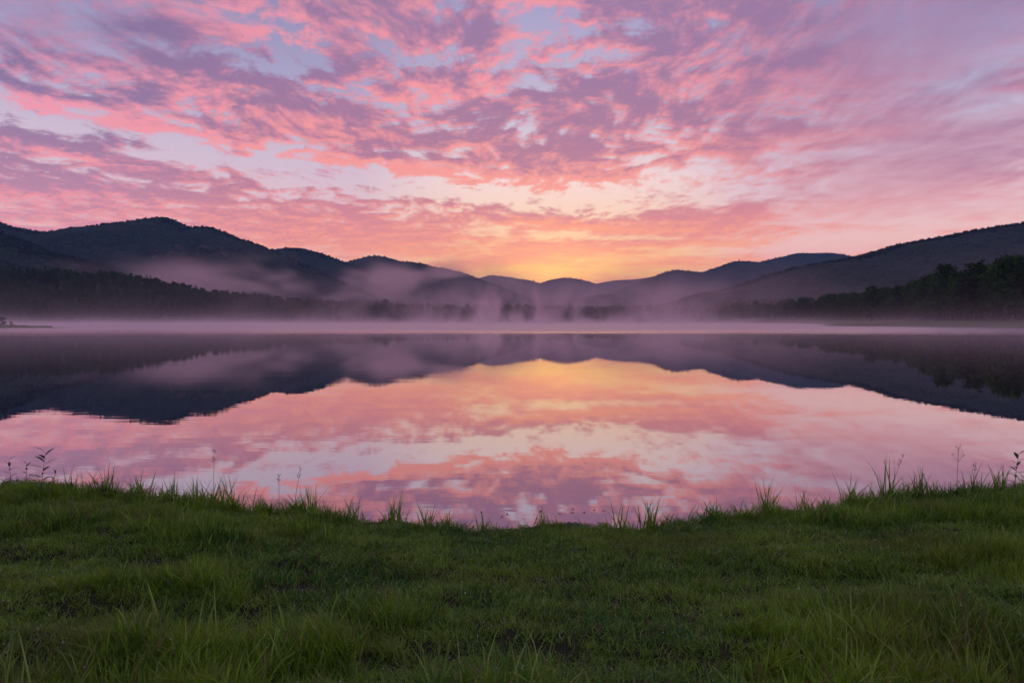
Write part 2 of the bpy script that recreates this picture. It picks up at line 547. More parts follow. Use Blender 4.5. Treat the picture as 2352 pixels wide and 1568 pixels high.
# ---- hills: ridge profiles as points of the picture, with the distance of the crest
HILLS = [
    # name, distance, half depth, ridge points
    ('near_left', 1120, 330, [(-420, 470), (-200, 498), (-60, 518), (0, 530), (60, 548), (130, 579), (210, 604), (270, 624), (330, 648), (420, 690), (520, 738)], 'dark wooded spur sloping down from the left edge'),
    ('left_peak', 1750, 620, [(-520, 560), (-300, 500), (-120, 478), (0, 507), (50, 523), (105, 533), (150, 530), (215, 521), (285, 509), (335, 497), (365, 493), (398, 502), (440, 522), (470, 521), (497, 523), (540, 541), (600, 563), (650, 583), (720, 616), (800, 655), (900, 705), (960, 738)], 'tall dark wooded mountain with the highest rounded peak'),
    ('left_shoulder', 2150, 520, [(380, 640), (480, 600), (560, 578), (620, 573), (655, 567), (690, 567), (735, 579), (780, 596), (830, 617), (870, 636), (940, 672), (1020, 712), (1080, 738)], 'low rounded shoulder right of the tall peak'),
    ('middle_left', 2700, 640, [(600, 690), (720, 630), (790, 606), (830, 594), (862, 588), (890, 591), (925, 602), (960, 606), (1000, 614), (1045, 622), (1065, 626), (1100, 640), (1150, 660), (1215, 685), (1290, 712), (1360, 738)], 'mid-distance hill sloping down into the misty valley'),
    ('far_left', 3900, 480, [(960, 680), (1050, 652), (1100, 637), (1128, 630), (1160, 634), (1190, 640), (1215, 642), (1250, 655), (1310, 672), (1380, 700), (1440, 738)], 'faint far ridge just left of the glow'),
    ('far_middle', 4300, 480, [(1130, 690), (1200, 662), (1240, 650), (1265, 641), (1297, 636), (1330, 640), (1365, 651), (1400, 662), (1460, 690), (1520, 738)], 'faint far dome-shaped hill under the glow'),
    ('far_right', 4700, 480, [(1290, 690), (1340, 660), (1375, 650), (1405, 645), (1440, 643), (1475, 640), (1510, 632), (1560, 640), (1640, 670), (1720, 738)], 'palest far ridge right of the glow'),
    ('middle_right', 3300, 640, [(1290, 738), (1360, 700), (1430, 664), (1480, 642), (1520, 627), (1556, 617), (1585, 621), (1615, 624), (1650, 612), (1690, 598), (1720, 599), (1760, 604), (1840, 640), (1960, 700), (2040, 738)], 'mid-distance twin-topped hill right of the valley'),
    ('behind_right', 3700, 560, [(1600, 660), (1680, 622), (1740, 602), (1790, 590), (1825, 582), (1860, 584), (1890, 583), (1925, 588), (1960, 596), (2060, 620), (2200, 680), (2300, 738)], 'bluish hill peeping over the right slope'),
    ('low_middle', 2400, 300, [(1240, 738), (1290, 700), (1330, 683), (1370, 675), (1405, 674), (1440, 684), (1500, 715), (1540, 738)], 'low dim knoll in the misty valley'),
    ('right_slope', 1350, 520, [(1480, 738), (1540, 700), (1590, 680), (1650, 667), (1720, 650), (1790, 627), (1850, 611), (1900, 602), (1940, 595), (2000, 580), (2060, 562), (2110, 552), (2200, 536), (2260, 524), (2352, 511), (2480, 490), (2640, 462), (2850, 470), (3100, 530)], 'long dark wooded slope rising to the right edge'),
]


def hill_material(name, rock=False):
    m, N, out = material(name)
    pos = position(N)
    v = N.new('ShaderNodeTexVoronoi')
    N.put(v.inputs['Vector'], pos)
    v.inputs['Scale'].default_value = 0.11
    patch = N.noise(pos, 0.006, 4, 0.6)
    leaf = N.noise(pos, 0.25, 3, 0.6)
    c = N.mix(N.smooth(patch, 0.35, 0.65), (0.018, 0.044, 0.034, 1), (0.030, 0.058, 0.040, 1))
    mott = N.noise(pos, 0.045, 4, 0.65)
    c = N.mix(N.smooth(mott, 0.42, 0.62), c, (0.008, 0.018, 0.016, 1))
    c = N.mix(N.smooth(leaf, 0.45, 0.7), c, (0.060, 0.100, 0.058, 1))
    if rock:
        # bare outcrops below the summit
        p0 = ray(455, 590)
        ctr = (p0[0] * 1500, 1490, 148)
        dv = N.vm('MULTIPLY', N.vm('SUBTRACT', pos, ctr), (1 / 115.0, 1 / 330.0, 1 / 42.0))
        r = N.m('SUBTRACT', 1.0, N.vm('LENGTH', dv), clamp=True)
        sp = N.noise(N.vm('MULTIPLY', pos, (1.0, 1.0, 0.45)), 0.05, 4, 0.65)
        k = N.smooth(N.m('MULTIPLY', sp, N.smooth(r, 0.0, 0.4)), 0.53, 0.60)
        c = N.mix(k, c, (0.11, 0.095, 0.09, 1))
    hmix = N.m('SUBTRACT', leaf, N.m('MULTIPLY', v.outputs['Distance'], 0.09))
    principled(N, out, c, 0.95, 0, 0.1, bump(N, N.m('ADD', hmix, N.m('MULTIPLY', mott, 2.5)), 1.0, 9.0))
    return m


mat_hill = hill_material('wooded_hillside')
mat_hill_rock = hill_material('wooded_hillside_with_rock', True)
HILL_Z = {}


def build_hill(key, D, W, pts, label, seed):
    q = [(ray(px, py)[0] * D, max(ray(px, py)[2] * D + CAM_H, -1.0)) for px, py in pts]
    hx, hz = np.array([a for a, b in q]), np.array([b for a, b in q])
    step = max(5.0, D / 210.0)
    xs = np.arange(hx[0], hx[-1], step)
    # smooth ridge line
    fine = np.interp(xs, hx, hz)
    kern = np.hanning(max(5, int(0.004 * D / step) * 2 + 3))
    pad = len(kern) // 2
    ridge = np.convolve(np.pad(fine, pad, mode='edge'), kern / kern.sum(), mode='valid')
    ts = np.linspace(-1.0, 1.0, 97)
    amp = 0.26 * float(hz.max())

    def zf(X, T):
        t = np.abs(T)
        r = np.interp(X, xs, ridge)
        spur = 1 - np.abs(fbm(X / (0.20 * D), T * 0.7 + 3.0, 4, 0.5, seed)) * 2.2
        s = np.clip((1 - t) ** 1.15, 0, 1)
        z = r * s * (1 + 0.0 * T) + amp * spur * np.clip(t * (1 - t) * 3.0, 0, 1) * np.clip(r / (0.4 * hz.max()), 0, 1) * 0.9
        z = z + 0.0030 * D * fbm(X / (0.02 * D), T * W / (0.02 * D), 4, 0.55, seed + 9) * np.clip(t * 6, 0.25, 1)
        return np.minimum(z, r + 0.0012 * D) - 2.0

    X, T = np.meshgrid(xs, ts)
    wav = 0.06 * D * fbm(X / (0.3 * D), X * 0, 3, 0.5, seed + 5)
    Zs = zf(X, T)
    Y = D + T * W + wav * (1 - np.abs(T))
    sc = Y / D                                     # keep the crest where it is seen from the shore
    X2 = X
    n, m = X.shape
    idx = np.arange(n * m).reshape(n, m)
    f = np.stack([idx[:-1, :-1], idx[:-1, 1:], idx[1:, 1:], idx[1:, :-1]], -1).reshape(-1, 4)
    crest = np.abs(T) < 0.5
    P = np.stack([X2, Y, Zs], -1)
    me = mesh_from(P.reshape(-1, 3), f, 'hill')
    smooth_shade(me)
    o = link('hill', me, mat_hill_rock if key == 'left_peak' else mat_hill)
    tag(o, label, 'hill', kind='structure')
    HILL_Z[key] = (P, T)
    return o


for i, (key, D, W, pts, label) in enumerate(HILLS):
    build_hill(key, D, W, pts, label, 200 + 13 * i)

# ------------------------------------------------------------------ scattering by geometry nodes
def scatter_tree(coll):
    t = bpy.data.node_groups.new('scatter', 'GeometryNodeTree')
    t.interface.new_socket('Geometry', in_out='INPUT', socket_type='NodeSocketGeometry')
    t.interface.new_socket('Geometry', in_out='OUTPUT', socket_type='NodeSocketGeometry')
    nd = t.nodes
    gi, go = nd.new('NodeGroupInput'), nd.new('NodeGroupOutput')
    ci = nd.new('GeometryNodeCollectionInfo')
    ci.inputs['Collection'].default_value = coll
    ci.inputs['Separate Children'].default_value = True
    ci.inputs['Reset Children'].default_value = True
    iop = nd.new('GeometryNodeInstanceOnPoints')
    iop.inputs['Pick Instance'].default_value = True

    def attr(name, typ):
        a = nd.new('GeometryNodeInputNamedAttribute')
        a.data_type = typ
        a.inputs['Name'].default_value = name
        return a.outputs['Attribute']
    e2r = nd.new('FunctionNodeEulerToRotation')
    L = t.links.new
    L(attr('rot', 'FLOAT_VECTOR'), e2r.inputs[0])
    L(gi.outputs[0], iop.inputs['Points'])
    L(ci.outputs[0], iop.inputs['Instance'])
    L(attr('pick', 'INT'), iop.inputs['Instance Index'])
    L(e2r.outputs[0], iop.inputs['Rotation'])
    L(attr('scl', 'FLOAT_VECTOR'), iop.inputs['Scale'])
    L(iop.outputs[0], go.inputs[0])
    return t


def shapes_collection(name, meshes):
    c = bpy.data.collections.new(name)
    for i, me in enumerate(meshes):
        o = bpy.data.objects.new('%s_%02d' % (name, i), me)
        c.objects.link(o)
    return c


def scatter(name, coll, pts, rot, scl, pick):
    pts = np.asarray(pts, dtype=np.float32).reshape(-1, 3)
    n = len(pts)
    me = bpy.data.meshes.new(name)
    me.vertices.add(n)
    me.vertices.foreach_set('co', pts.reshape(-1))
    scl = np.asarray(scl, dtype=np.float32)
    if scl.ndim == 1:
        scl = np.repeat(scl[:, None], 3, axis=1)
    for nm, typ, arr in (('rot', 'FLOAT_VECTOR', rot), ('scl', 'FLOAT_VECTOR', scl)):
        at = me.attributes.new(nm, typ, 'POINT')
        at.data.foreach_set('vector', np.asarray(arr, dtype=np.float32).reshape(-1))
    at = me.attributes.new('pick', 'INT', 'POINT')
    at.data.foreach_set('value', np.asarray(pick, dtype=np.int32))
    o = bpy.data.objects.new(name, me)
    COL.objects.link(o)
    md = o.modifiers.new('scatter', 'NODES')
    md.node_group = scatter_tree(coll)
    o['kind'] = 'stuff'
    return o


# ------------------------------------------------------------------ trees
def foliage_material(name, dark, light, warm):
    m, N, out = material(name)
    r = rand_inst(N)
    pos = position(N)
    n = N.noise(pos, 0.55, 3, 0.6)
    c = N.mix(r, dark, light)
    c = N.mix(N.smooth(n, 0.45, 0.75), c, warm)
    d = N.new('ShaderNodeBsdfDiffuse')
    t = N.new('ShaderNodeBsdfTranslucent')
    N.put(d.inputs[0], c)
    N.put(t.inputs[0], c)
    mx = N.new('ShaderNodeMixShader')
    mx.inputs[0].default_value = 0.25
    N.put(mx.inputs[1], d)
    N.put(mx.inputs[2], t)
    N.put(out.inputs[0], mx)
    return m


mat_leaf = foliage_material('broadleaf_foliage', (0.020, 0.064, 0.018, 1), (0.050, 0.112, 0.028, 1), (0.095, 0.160, 0.036, 1))
mat_needle = foliage_material('pine_foliage', (0.016, 0.036, 0.020, 1), (0.028, 0.052, 0.025, 1), (0.040, 0.062, 0.028, 1))
mat_bark, N, out = material('bark')
bn = N.noise(N.vm('MULTIPLY', position(N), (6, 6, 1.2)), 1.0, 4, 0.6)
principled(N, out, N.mix(bn, (0.030, 0.024, 0.020, 1), (0.085, 0.068, 0.056, 1)), 0.95, 0, 0.15, bump(N, bn, 0.8, 0.05))


def tube(path, radii, sides=6):
    """tapered tube along a path: verts, quads"""
    V, Fc = [], []
    path = [Vector(p) for p in path]
    for i, p in enumerate(path):
        d = (path[min(i + 1, len(path) - 1)] - path[max(i - 1, 0)]).normalized()
        a = d.orthogonal().normalized()
        if i and abs(a.dot(prev)) < 0.999:
            a = (prev - d * prev.dot(d)).normalized()
        prev = a
        b = d.cross(a)
        for k in range(sides):
            an = 2 * math.pi * k / sides
            V.append(p + (a * math.cos(an) + b * math.sin(an)) * radii[i])
    for i in range(len(path) - 1):
        for k in range(sides):
            k2 = (k + 1) % sides
            Fc.append((i * sides + k, i * sides + k2, (i + 1) * sides + k2, (i + 1) * sides + k))
    return V, Fc


def join_geo(parts):
    V, Fc = [], []
    for v, f in parts:
        o = len(V)
        V += [tuple(p) for p in v]
        Fc += [tuple(i + o for i in q) for q in f]
    return V, Fc


def py_mesh(name, V, Fc, mat=None, smooth=True):
    me = bpy.data.meshes.new(name)
    me.from_pydata([tuple(v) for v in V], [], Fc)
    me.update()
    if smooth:
        smooth_shade(me)
    if mat:
        me.materials.append(mat)
    return me


def cards(P, Nrm, size, r, flat=0.0):
    """leaf clumps: one bent four-sided leaf spray at each point, facing roughly along its normal"""
    n = len(P)
    Nrm = Nrm + r.normal(0, 0.55, (n, 3))
    Nrm[:, 2] += flat
    Nrm /= np.linalg.norm(Nrm, axis=1, keepdims=True)
    t = np.cross(Nrm, r.normal(0, 1, (n, 3)))
    t /= np.linalg.norm(t, axis=1, keepdims=True)
    b = np.cross(Nrm, t)
    s = size * r.uniform(0.55, 1.25, (n, 1))
    e = s * r.uniform(0.45, 0.9, (n, 1))
    droop = s * 0.25
    c0 = P - t * s - Nrm * droop * r.uniform(0, 1, (n, 1))
    c1 = P + b * e * r.uniform(0.5, 1.1, (n, 1)) - t * s * 0.1
    c2 = P + t * s - Nrm * droop * r.uniform(0, 1, (n, 1))
    c3 = P - b * e * r.uniform(0.5, 1.1, (n, 1)) + t * s * 0.15
    V = np.stack([c0, c3, c2, c1], 1).reshape(-1, 3)
    return V, np.arange(4 * n).reshape(n, 4)


def broadleaf(seed, H=14.0, leaves=900):
    r = np.random.default_rng(seed)
    wide = r.uniform(0.26, 0.36) * H
    base = r.uniform(0.03, 0.10) * H
    lobes = []
    for k in range(13):
        f = r.uniform(0, 1)
        z = base + (H - base) * (0.12 + 0.76 * f)
        prof = math.sin(math.pi * min(0.98, 0.22 + 0.72 * f)) ** 0.7
        an = r.uniform(0, 2 * math.pi)
        rad = wide * prof * r.uniform(0.2, 0.72)
        lobes.append((rad * math.cos(an), rad * math.sin(an), z, H * r.uniform(0.10, 0.17)))
    lobes.append((0, 0, H * 0.88, H * 0.12))
    P, Q = [], []
    for (x, y, z, s) in lobes:
        n = int(leaves * 1.15 * s * s / sum(l[3] ** 2 for l in lobes))
        v = r.normal(0, 1, (n, 3))
        v /= np.linalg.norm(v, axis=1, keepdims=True)
        rad = s * (1 - 0.5 * r.uniform(0, 1, (n, 1)) ** 2)
        P.append(np.array((x, y, z)) + v * rad * np.array((1.15, 1.15, 0.85)))
        Q.append(v)
    P, Q = np.vstack(P), np.vstack(Q)
    V, Fc = cards(P, Q, 0.036 * H, r)
    crown = mesh_from(V, Fc, 'crown')
    crown.materials.append(mat_leaf)
    parts = [tube([(0, 0, -0.4), (0.05, 0, H * 0.2), (0.15, 0.1, H * 0.5), (0.1, 0.2, H * 0.8)], [0.022 * H, 0.016 * H, 0.010 * H, 0.003 * H])]
    for (x, y, z, s) in lobes[:7]:
        z0 = max(base * 0.9, z * 0.55)
        parts.append(tube([(0.06, 0.03, z0), (x * 0.5, y * 0.5, (z0 + z) * 0.52), (x, y, z)], [0.008 * H, 0.005 * H, 0.002 * H], 4))
    trunk = py_mesh('trunk', *join_geo(parts), mat_bark)
    return crown, trunk


def pine(seed, H=18.0, leaves=1000):
    r = np.random.default_rng(seed)
    P, Q = [], []
    parts = [tube([(0, 0, -0.4), (0, 0.05, H * 0.35), (0.1, 0.05, H * 0.7), (0.05, 0, H)], [0.018 * H, 0.013 * H, 0.007 * H, 0.001 * H])]
    z = H * r.uniform(0.20, 0.30)
    while z < H * 0.985:
        f = z / H
        L = H * (0.22 * (1 - f) ** 0.75 + 0.025) * r.uniform(0.75, 1.15)
        for k in range(int(r.integers(4, 7))):
            if r.uniform() < 0.14:
                continue
            an = r.uniform(0, 2 * math.pi)
            l = L * r.uniform(0.6, 1.2)
            up = 0.10 + 0.45 * f
            tip = np.array((math.cos(an) * l, math.sin(an) * l, z + l * up))
            parts.append(tube([(0, 0, z), tuple(tip * np.array((.5, .5, 0)) + np.array((0, 0, z + l * up * 0.3))), tuple(tip)], [0.006 * H * (1.1 - f), 0.004 * H * (1.1 - f), 0.001 * H], 3))
            n = int(6 + 10 * l / (0.2 * H))
            tt = r.uniform(0.3, 1.05, n) ** 0.8
            pts = np.outer(tt, tip - np.array((0, 0, z))) + np.array((0, 0, z))
            pts += r.normal(0, 1, (n, 3)) * np.array((0.05, 0.05, 0.018)) * l * 2.0 * (1.1 - 0.5 * tt)[:, None]
            P.append(pts)
            Q.append(np.tile((0, 0, 1.0), (n, 1)))
        z += H * r.uniform(0.035, 0.062)
    P, Q = np.vstack(P), np.vstack(Q)
    V, Fc = cards(P, Q, 0.030 * H, r, 0.8)
    crown = mesh_from(V, Fc, 'crown')
    crown.materials.append(mat_needle)
    trunk = py_mesh('trunk', *join_geo(parts), mat_bark)
    return crown, trunk


BROAD = [broadleaf(50 + i, 14.0, 1000) for i in range(6)]
PINES = [pine(80 + i, 18.0) for i in range(4)]


def joined(crown, trunk, name):
    v1 = np.empty(len(crown.vertices) * 3, dtype=np.float32)
    crown.vertices.foreach_get('co', v1)
    f1 = [tuple(p.vertices) for p in crown.polygons]
    o = len(crown.vertices)
    V = [tuple(x) for x in v1.reshape(-1, 3)] + [tuple(v.co) for v in trunk.vertices]
    Fc = f1 + [tuple(i + o for i in p.vertices) for p in trunk.polygons]
    me = bpy.data.meshes.new(name)
    me.from_pydata(V, [], Fc)
    me.materials.append(crown.materials[0])
    me.materials.append(mat_bark)
    me.polygons.foreach_set('material_index', np.array([0] * len(f1) + [1] * (len(Fc) - len(f1)), dtype=np.int32))
    me.update()
    return me


forest_shapes = shapes_collection('forest_tree', [joined(c, t, 'forest_tree') for c, t in BROAD + PINES])


def plant_tree(kind, shape, x, y, height, label, group, z=None, rz=None):
    crown, trunk = (PINES if kind == 'pine' else BROAD)[shape]
    full = 18.0 if kind == 'pine' else 14.0
    g = float(ground_z(np.array([[x]]), np.array([[y]]))[0, 0]) if z is None else z
    root = bpy.data.objects.new('pine_tree' if kind == 'pine' else 'broadleaf_tree', None)
    root.empty_display_size = 0.5
    COL.objects.link(root)
    root.location = (x, y, g)
    k = height / full
    wob = random.uniform(0.9, 1.15)
    root.scale = (k * wob, k * wob, k)
    root.rotation_euler = (0, 0, random.uniform(0, 6.28) if rz is None else rz)
    tag(root, label, 'tree', group)
    link('trunk', trunk, parent=root)
    link('crown', crown, parent=root)
    return root


# ---- positions of the shore wood: a jittered grid on the land, inside the view
def wood_points():
    s = 7.2
    gx, gy = np.meshgrid(np.arange(-680, 420, s), np.arange(180, 900, s))
    gx = gx + rng.uniform(-0.46, 0.46, gx.shape) * s
    gy = gy + rng.uniform(-0.46, 0.46, gy.shape) * s
    d = lake_distance(gx, gy)
    setback = np.where(gy > 560, 16.0, 34.0)
    ok = (d > setback + 6 * fbm(gx * 0.03, gy * 0.03, 2, 0.5, 77)) & (np.abs(gx) < 0.80 * gy + 12) & ((gx > 60) | (gy > 560)) & (gx > -660) & (d < np.where(gy > 560, 190, 120))
    ok &= ~((gx < 0) & (gy < 560))
    return gx[ok], gy[ok], d[ok]


wx, wy, wd = wood_points()
wz = ground_z(wx[None, :], wy[None, :])[0]
# how large each shows from the bank: front rows and near trees first
hgt = np.where((wx > 60) & (wy < 560), rng.uniform(11.0, 18.5, wx.shape), rng.uniform(7.5, 15.5, wx.shape))
# tall ones nearest on the right
hgt = hgt * np.where((wx > 60), np.interp(wy, [180, 260, 420, 560, 640], [1.12, 1.1, 0.92, 0.85, 0.9]), 1.0)
front = np.where(wx > 60, wd < 62, wd < 34)
score = hgt / np.hypot(wx, wy) * np.where(front, 3.0, 1.0)
order = np.argsort(-score)
N_SINGLE = 285
single = order[:N_SINGLE]
rest = order[N_SINGLE:]


def place_words(x, y):
    """where a tree is found in the picture, by the things around it, and the group it belongs to"""
    col = 1176 + F * x / y
    if x > 60 and y < 570:
        for lim, words in ((2270, 'at the right edge of the right wood'), (2170, 'under the two highest pine tops of the right wood'), (2090, 'beside the flat-topped pine of the right wood'),
                           (2030, 'beside the slim pine of the right wood'), (1930, 'just left of the slim pine of the right wood'), (1800, 'at the thin left end of the right wood'), (0, 'where the right wood meets the far shore')):
            if col >= lim:
                return words, 'trees of the right wood'
    for lim, words in ((1450, 'on the far shore below the twin-topped hill'), (1150, 'on the far shore below the glow'), (900, 'on the far shore below the mid-distance hill'), (700, 'on the far shore below the rounded shoulder'),
                       (450, "on the far shore below the tall peak's right flank"), (200, 'on the wooded rise below the tall peak'), (-9999, 'on the wooded rise at the left edge')):
        if col >= lim:
            return words, 'trees of the far shore'


for i in single:
    x, y = float(wx[i]), float(wy[i])
    where, group = place_words(x, y)
    near_w = group == 'trees of the right wood'
    h_ = float(hgt[i])
    size = ('tall' if h_ > 16 else 'low' if h_ < 13 else 'middling') if near_w else ('tall' if h_ > 12.5 else 'low' if h_ < 10 else 'middling')
    d_ = float(wd[i])
    row = ('front-row', 'second-row', 'back-row')[0 if d_ < (44 if near_w else 22) else 1 if d_ < (54 if near_w else 28) else 2]
    is_pine = random.random() < 0.18
    plant_tree('pine' if is_pine else 'broad', random.randrange(4) if is_pine else random.randrange(6), x, y, h_, '%s %s %s tree %s' % (size, row, 'pine' if is_pine else 'leafy', where), group)
# named pines that stand above the right wood
for px, py, D, label in [(2314, 600, 236, 'tall pine above the right wood, rightmost of the two highest tops'), (2244, 607, 246, 'tall pine above the right wood, left of the two highest tops'),
                         (2200, 624, 250, 'pine in the right wood just left of the two highest tops'), (2127, 634, 268, 'pine with a broad flat top standing out at the middle of the right wood'),
                         (2060, 652, 300, 'slim pine near the left end of the right wood'), (2003, 655, 320, 'round dark tree near the left end of the right wood')]:
    r_ = ray(px, py)
    x, y = r_[0] * D, D
    g = float(ground_z(np.array([[x]]), np.array([[y]]))[0, 0])
    top = r_[2] * D + CAM_H
    plant_tree('broad' if 'round' in label else 'pine', random.randrange(4), x, y, top - g, label, None)
r_ = ray(886, 686)
plant_tree('broad', 2, r_[0] * 640, 640, r_[2] * 640 + CAM_H - float(ground_z(np.array([[r_[0] * 640]]), np.array([[640.0]]))[0, 0]), 'round dark tree standing above the misted far shore wood', None)
pick = np.where(rng.uniform(0, 1, len(rest)) < 0.2, rng.integers(6, 10, len(rest)), rng.integers(0, 6, len(rest)))
k = hgt[rest] / np.where(pick >= 6, 16.5, 14.0)
rot = np.stack([np.zeros(len(rest)), np.zeros(len(rest)), rng.uniform(0, 6.28, len(rest))], 1)
forest = scatter('forest', forest_shapes, np.stack([wx[rest], wy[rest], wz[rest] - 0.2], 1), rot, k, pick)
tag(forest, 'dense dark woodland behind the lake shore', 'forest')


# ---- canopy on the hills
def canopy_blob(seed):
    r = np.random.default_rng(seed)
    P, Q = [], []
    for k in range(4):
        c = np.array((r.normal(0, 0.35), r.normal(0, 0.35), r.uniform(0.2, 0.85)))
        v = r.normal(0, 1, (15, 3))
        v /= np.linalg.norm(v, axis=1, keepdims=True)
        P.append(c + v * r.uniform(0.3, 0.5))
        Q.append(v)
    V, Fc = cards(np.vstack(P), np.vstack(Q), 0.30, r)
    me = mesh_from(V, Fc, 'hill_crown')
    me.materials.append(mat_hillleaf)
    return me


mat_hillleaf = foliage_material('hill_foliage', (0.020, 0.036, 0.028, 1), (0.042, 0.060, 0.040, 1), (0.050, 0.070, 0.042, 1))
hill_shapes = shapes_collection('hill_crown', [canopy_blob(300 + i) for i in range(5)])
pts, scl = [], []
for key, t0, t1, spacing, size in (('near_left', -0.16, 0.10, 6.0, 3.6), ('left_peak', -0.06, 0.05, 7.0, 3.4), ('right_slope', -0.08, 0.08, 6.5, 3.9), ('left_shoulder', -0.08, 0.05, 9.0, 4.0),
                                   ('middle_left', -0.06, 0.04, 11.0, 4.6), ('middle_right', -0.06, 0.04, 12.0, 5.0), ('behind_right', -0.06, 0.04, 13.0, 5.2), ('far_left', -0.06, 0.03, 16.0, 6.0), ('far_middle', -0.06, 0.03, 16.0, 6.0)):
    P, T = HILL_Z[key]
    n, m = T.shape
    i0, i1 = (t0 + 1) / 2 * (n - 1), (t1 + 1) / 2 * (n - 1)
    wid = np.linalg.norm(P[n // 2, -1] - P[n // 2, 0])
    dep = abs(P[int(i1), 0, 1] - P[int(i0), 0, 1])
    cnt = int(wid * dep / spacing ** 2)
    fi, fj = rng.uniform(i0, min(i1, n - 1.001), cnt), rng.uniform(0, m - 1.001, cnt)
    a, b = fi.astype(int), fj.astype(int)
    u, v = (fi - a)[:, None], (fj - b)[:, None]
    q = P[a, b] * (1 - u) * (1 - v) + P[a + 1, b] * u * (1 - v) + P[a, b + 1] * (1 - u) * v + P[a + 1, b + 1] * u * v
    keep = (np.abs(q[:, 0]) < 0.82 * q[:, 1] + 30) & (q[:, 2] > 3)
    q = q[keep]
    pts.append(q - np.array((0, 0, size * 0.35)))
    base = size * rng.uniform(0.65, 1.2, len(q))
    scl.append(np.stack([base, base, base * rng.uniform(0.9, 1.35, len(q))], 1))
pts, scl = np.vstack(pts), np.vstack(scl)
rot = np.stack([np.zeros(len(pts)), np.zeros(len(pts)), rng.uniform(0, 6.28, len(pts))], 1)
hf = scatter('forest', hill_shapes, pts, rot, scl, rng.integers(0, 5, len(pts)))
tag(hf, 'forest canopy covering the hills around the lake', 'forest')
print('wood', len(wx), 'hill crowns', len(pts))

# ------------------------------------------------------------------ the grassy bank in front
def shore_y(x):
    return np.interp(x, [-40, -9, -4.7, -3, -2.3, -0.97, 0, 1.15, 1.93, 2.7, 3.66, 4.77, 9, 40], [8.0, 6.9, 6.32, 6.13, 5.93, 5.60, 5.50, 5.54, 5.74, 5.90, 6.2, 6.36, 6.9, 8.5]) + 0.24 * fbm(np.asarray(x) * 1.5, np.asarray(x) * 0, 5, 0.62, 501)


def bank_z(x, y):
    x, y = np.asarray(x, dtype=float), np.asarray(y, dtype=float)
    top = np.interp(x, [-40, -9, -4.7, -3, -2.3, -0.97, 0, 1.15, 1.93, 2.7, 3.66, 4.77, 9, 40], [0.4, 0.2, 0.12, 0.08, 0.05, 0.018, 0.010, 0.018, 0.03, 0.05, 0.09, 0.12, 0.2, 0.4])
    inl = shore_y(x) - y
    land = top + 0.05 * np.clip(inl, 0, 9) + sstep(inl, 0.1, 1.6) * (0.13 * fbm(x * 0.7, y * 1.5, 3, 0.5, 502) + 0.06 * perlin(x * 0.35, y * 1.5, 503)) + 0.012 * fbm(x * 4, y * 4, 3, 0.5, 504) * sstep(inl, 0.0, 0.5)
    land = np.maximum(land, np.minimum(0.015 + 0.03 * inl, 0.2))
    return np.where(inl > 0, land, top + inl * (0.35 + 0.9 * sstep(top, 0.02, 0.2)))


mat_soil, N, out = material('bank_soil')
pos = position(N)
sn = N.noise(pos, 9.0, 5, 0.65)
principled(N, out, N.mix(N.smooth(sn, 0.35, 0.7), (0.014, 0.016, 0.009, 1), (0.030, 0.036, 0.014, 1)), 0.9, 0, 0.25, bump(N, sn, 0.9, 0.02))
bank = link('bank', grid_mesh('bank', spaced(-8, 8, 0.06, -40, 40, 1.3), spaced(1.5, 8.0, 0.06, -30, 10.5, 1.3), bank_z), mat_soil)
tag(bank, 'grassy bank sloping gently down to the water', 'bank', kind='structure')


def blade(r, base, length, width, lean, az, curl, segs=4):
    """one grass blade: a tapering strip that leans and curls over"""
    d = np.array((math.cos(az), math.sin(az), 0.0))
    face = az + math.pi / 2 + r.normal(0, 0.7)
    side = np.array((math.cos(face), math.sin(face), 0.0))
    p = np.array(base, dtype=float)
    V = []
    a = lean
    for k in range(segs + 1):
        t = k / segs
        w = width * (0.75 + 0.5 * t if t < 0.35 else 0.93 * (1 - (t - 0.35) / 0.65) ** 0.8)
        if k == segs:
            V.append(tuple(p))
        else:
            V.append(tuple(p - side * w * 0.5))
            V.append(tuple(p + side * w * 0.5))
        p = p + (d * math.sin(a) + np.array((0, 0, 1)) * math.cos(a)) * length / segs
        a += curl / segs
    Fc = [(2 * k, 2 * k + 1, 2 * k + 3, 2 * k + 2) for k in range(segs - 1)]
    Fc.append((2 * segs - 2, 2 * segs - 1, 2 * segs))
    return V, Fc


def tuft_geo(seed, blades, length, width, spread, lean=(0.05, 0.7), curl=(0.1, 1.3), segs=4):
    r = np.random.default_rng(seed)
    parts = []
    for k in range(blades):
        az = r.uniform(0, 2 * math.pi)
        rad = spread * math.sqrt(r.uniform(0, 1))
        aa = r.uniform(0, 2 * math.pi)
        parts.append(blade(r, (rad * math.cos(aa), rad * math.sin(aa), -0.01), length * r.uniform(0.45, 1.05), width * r.uniform(0.7, 1.2), r.uniform(*lean), az, r.uniform(*curl), segs))
    return join_geo(parts)


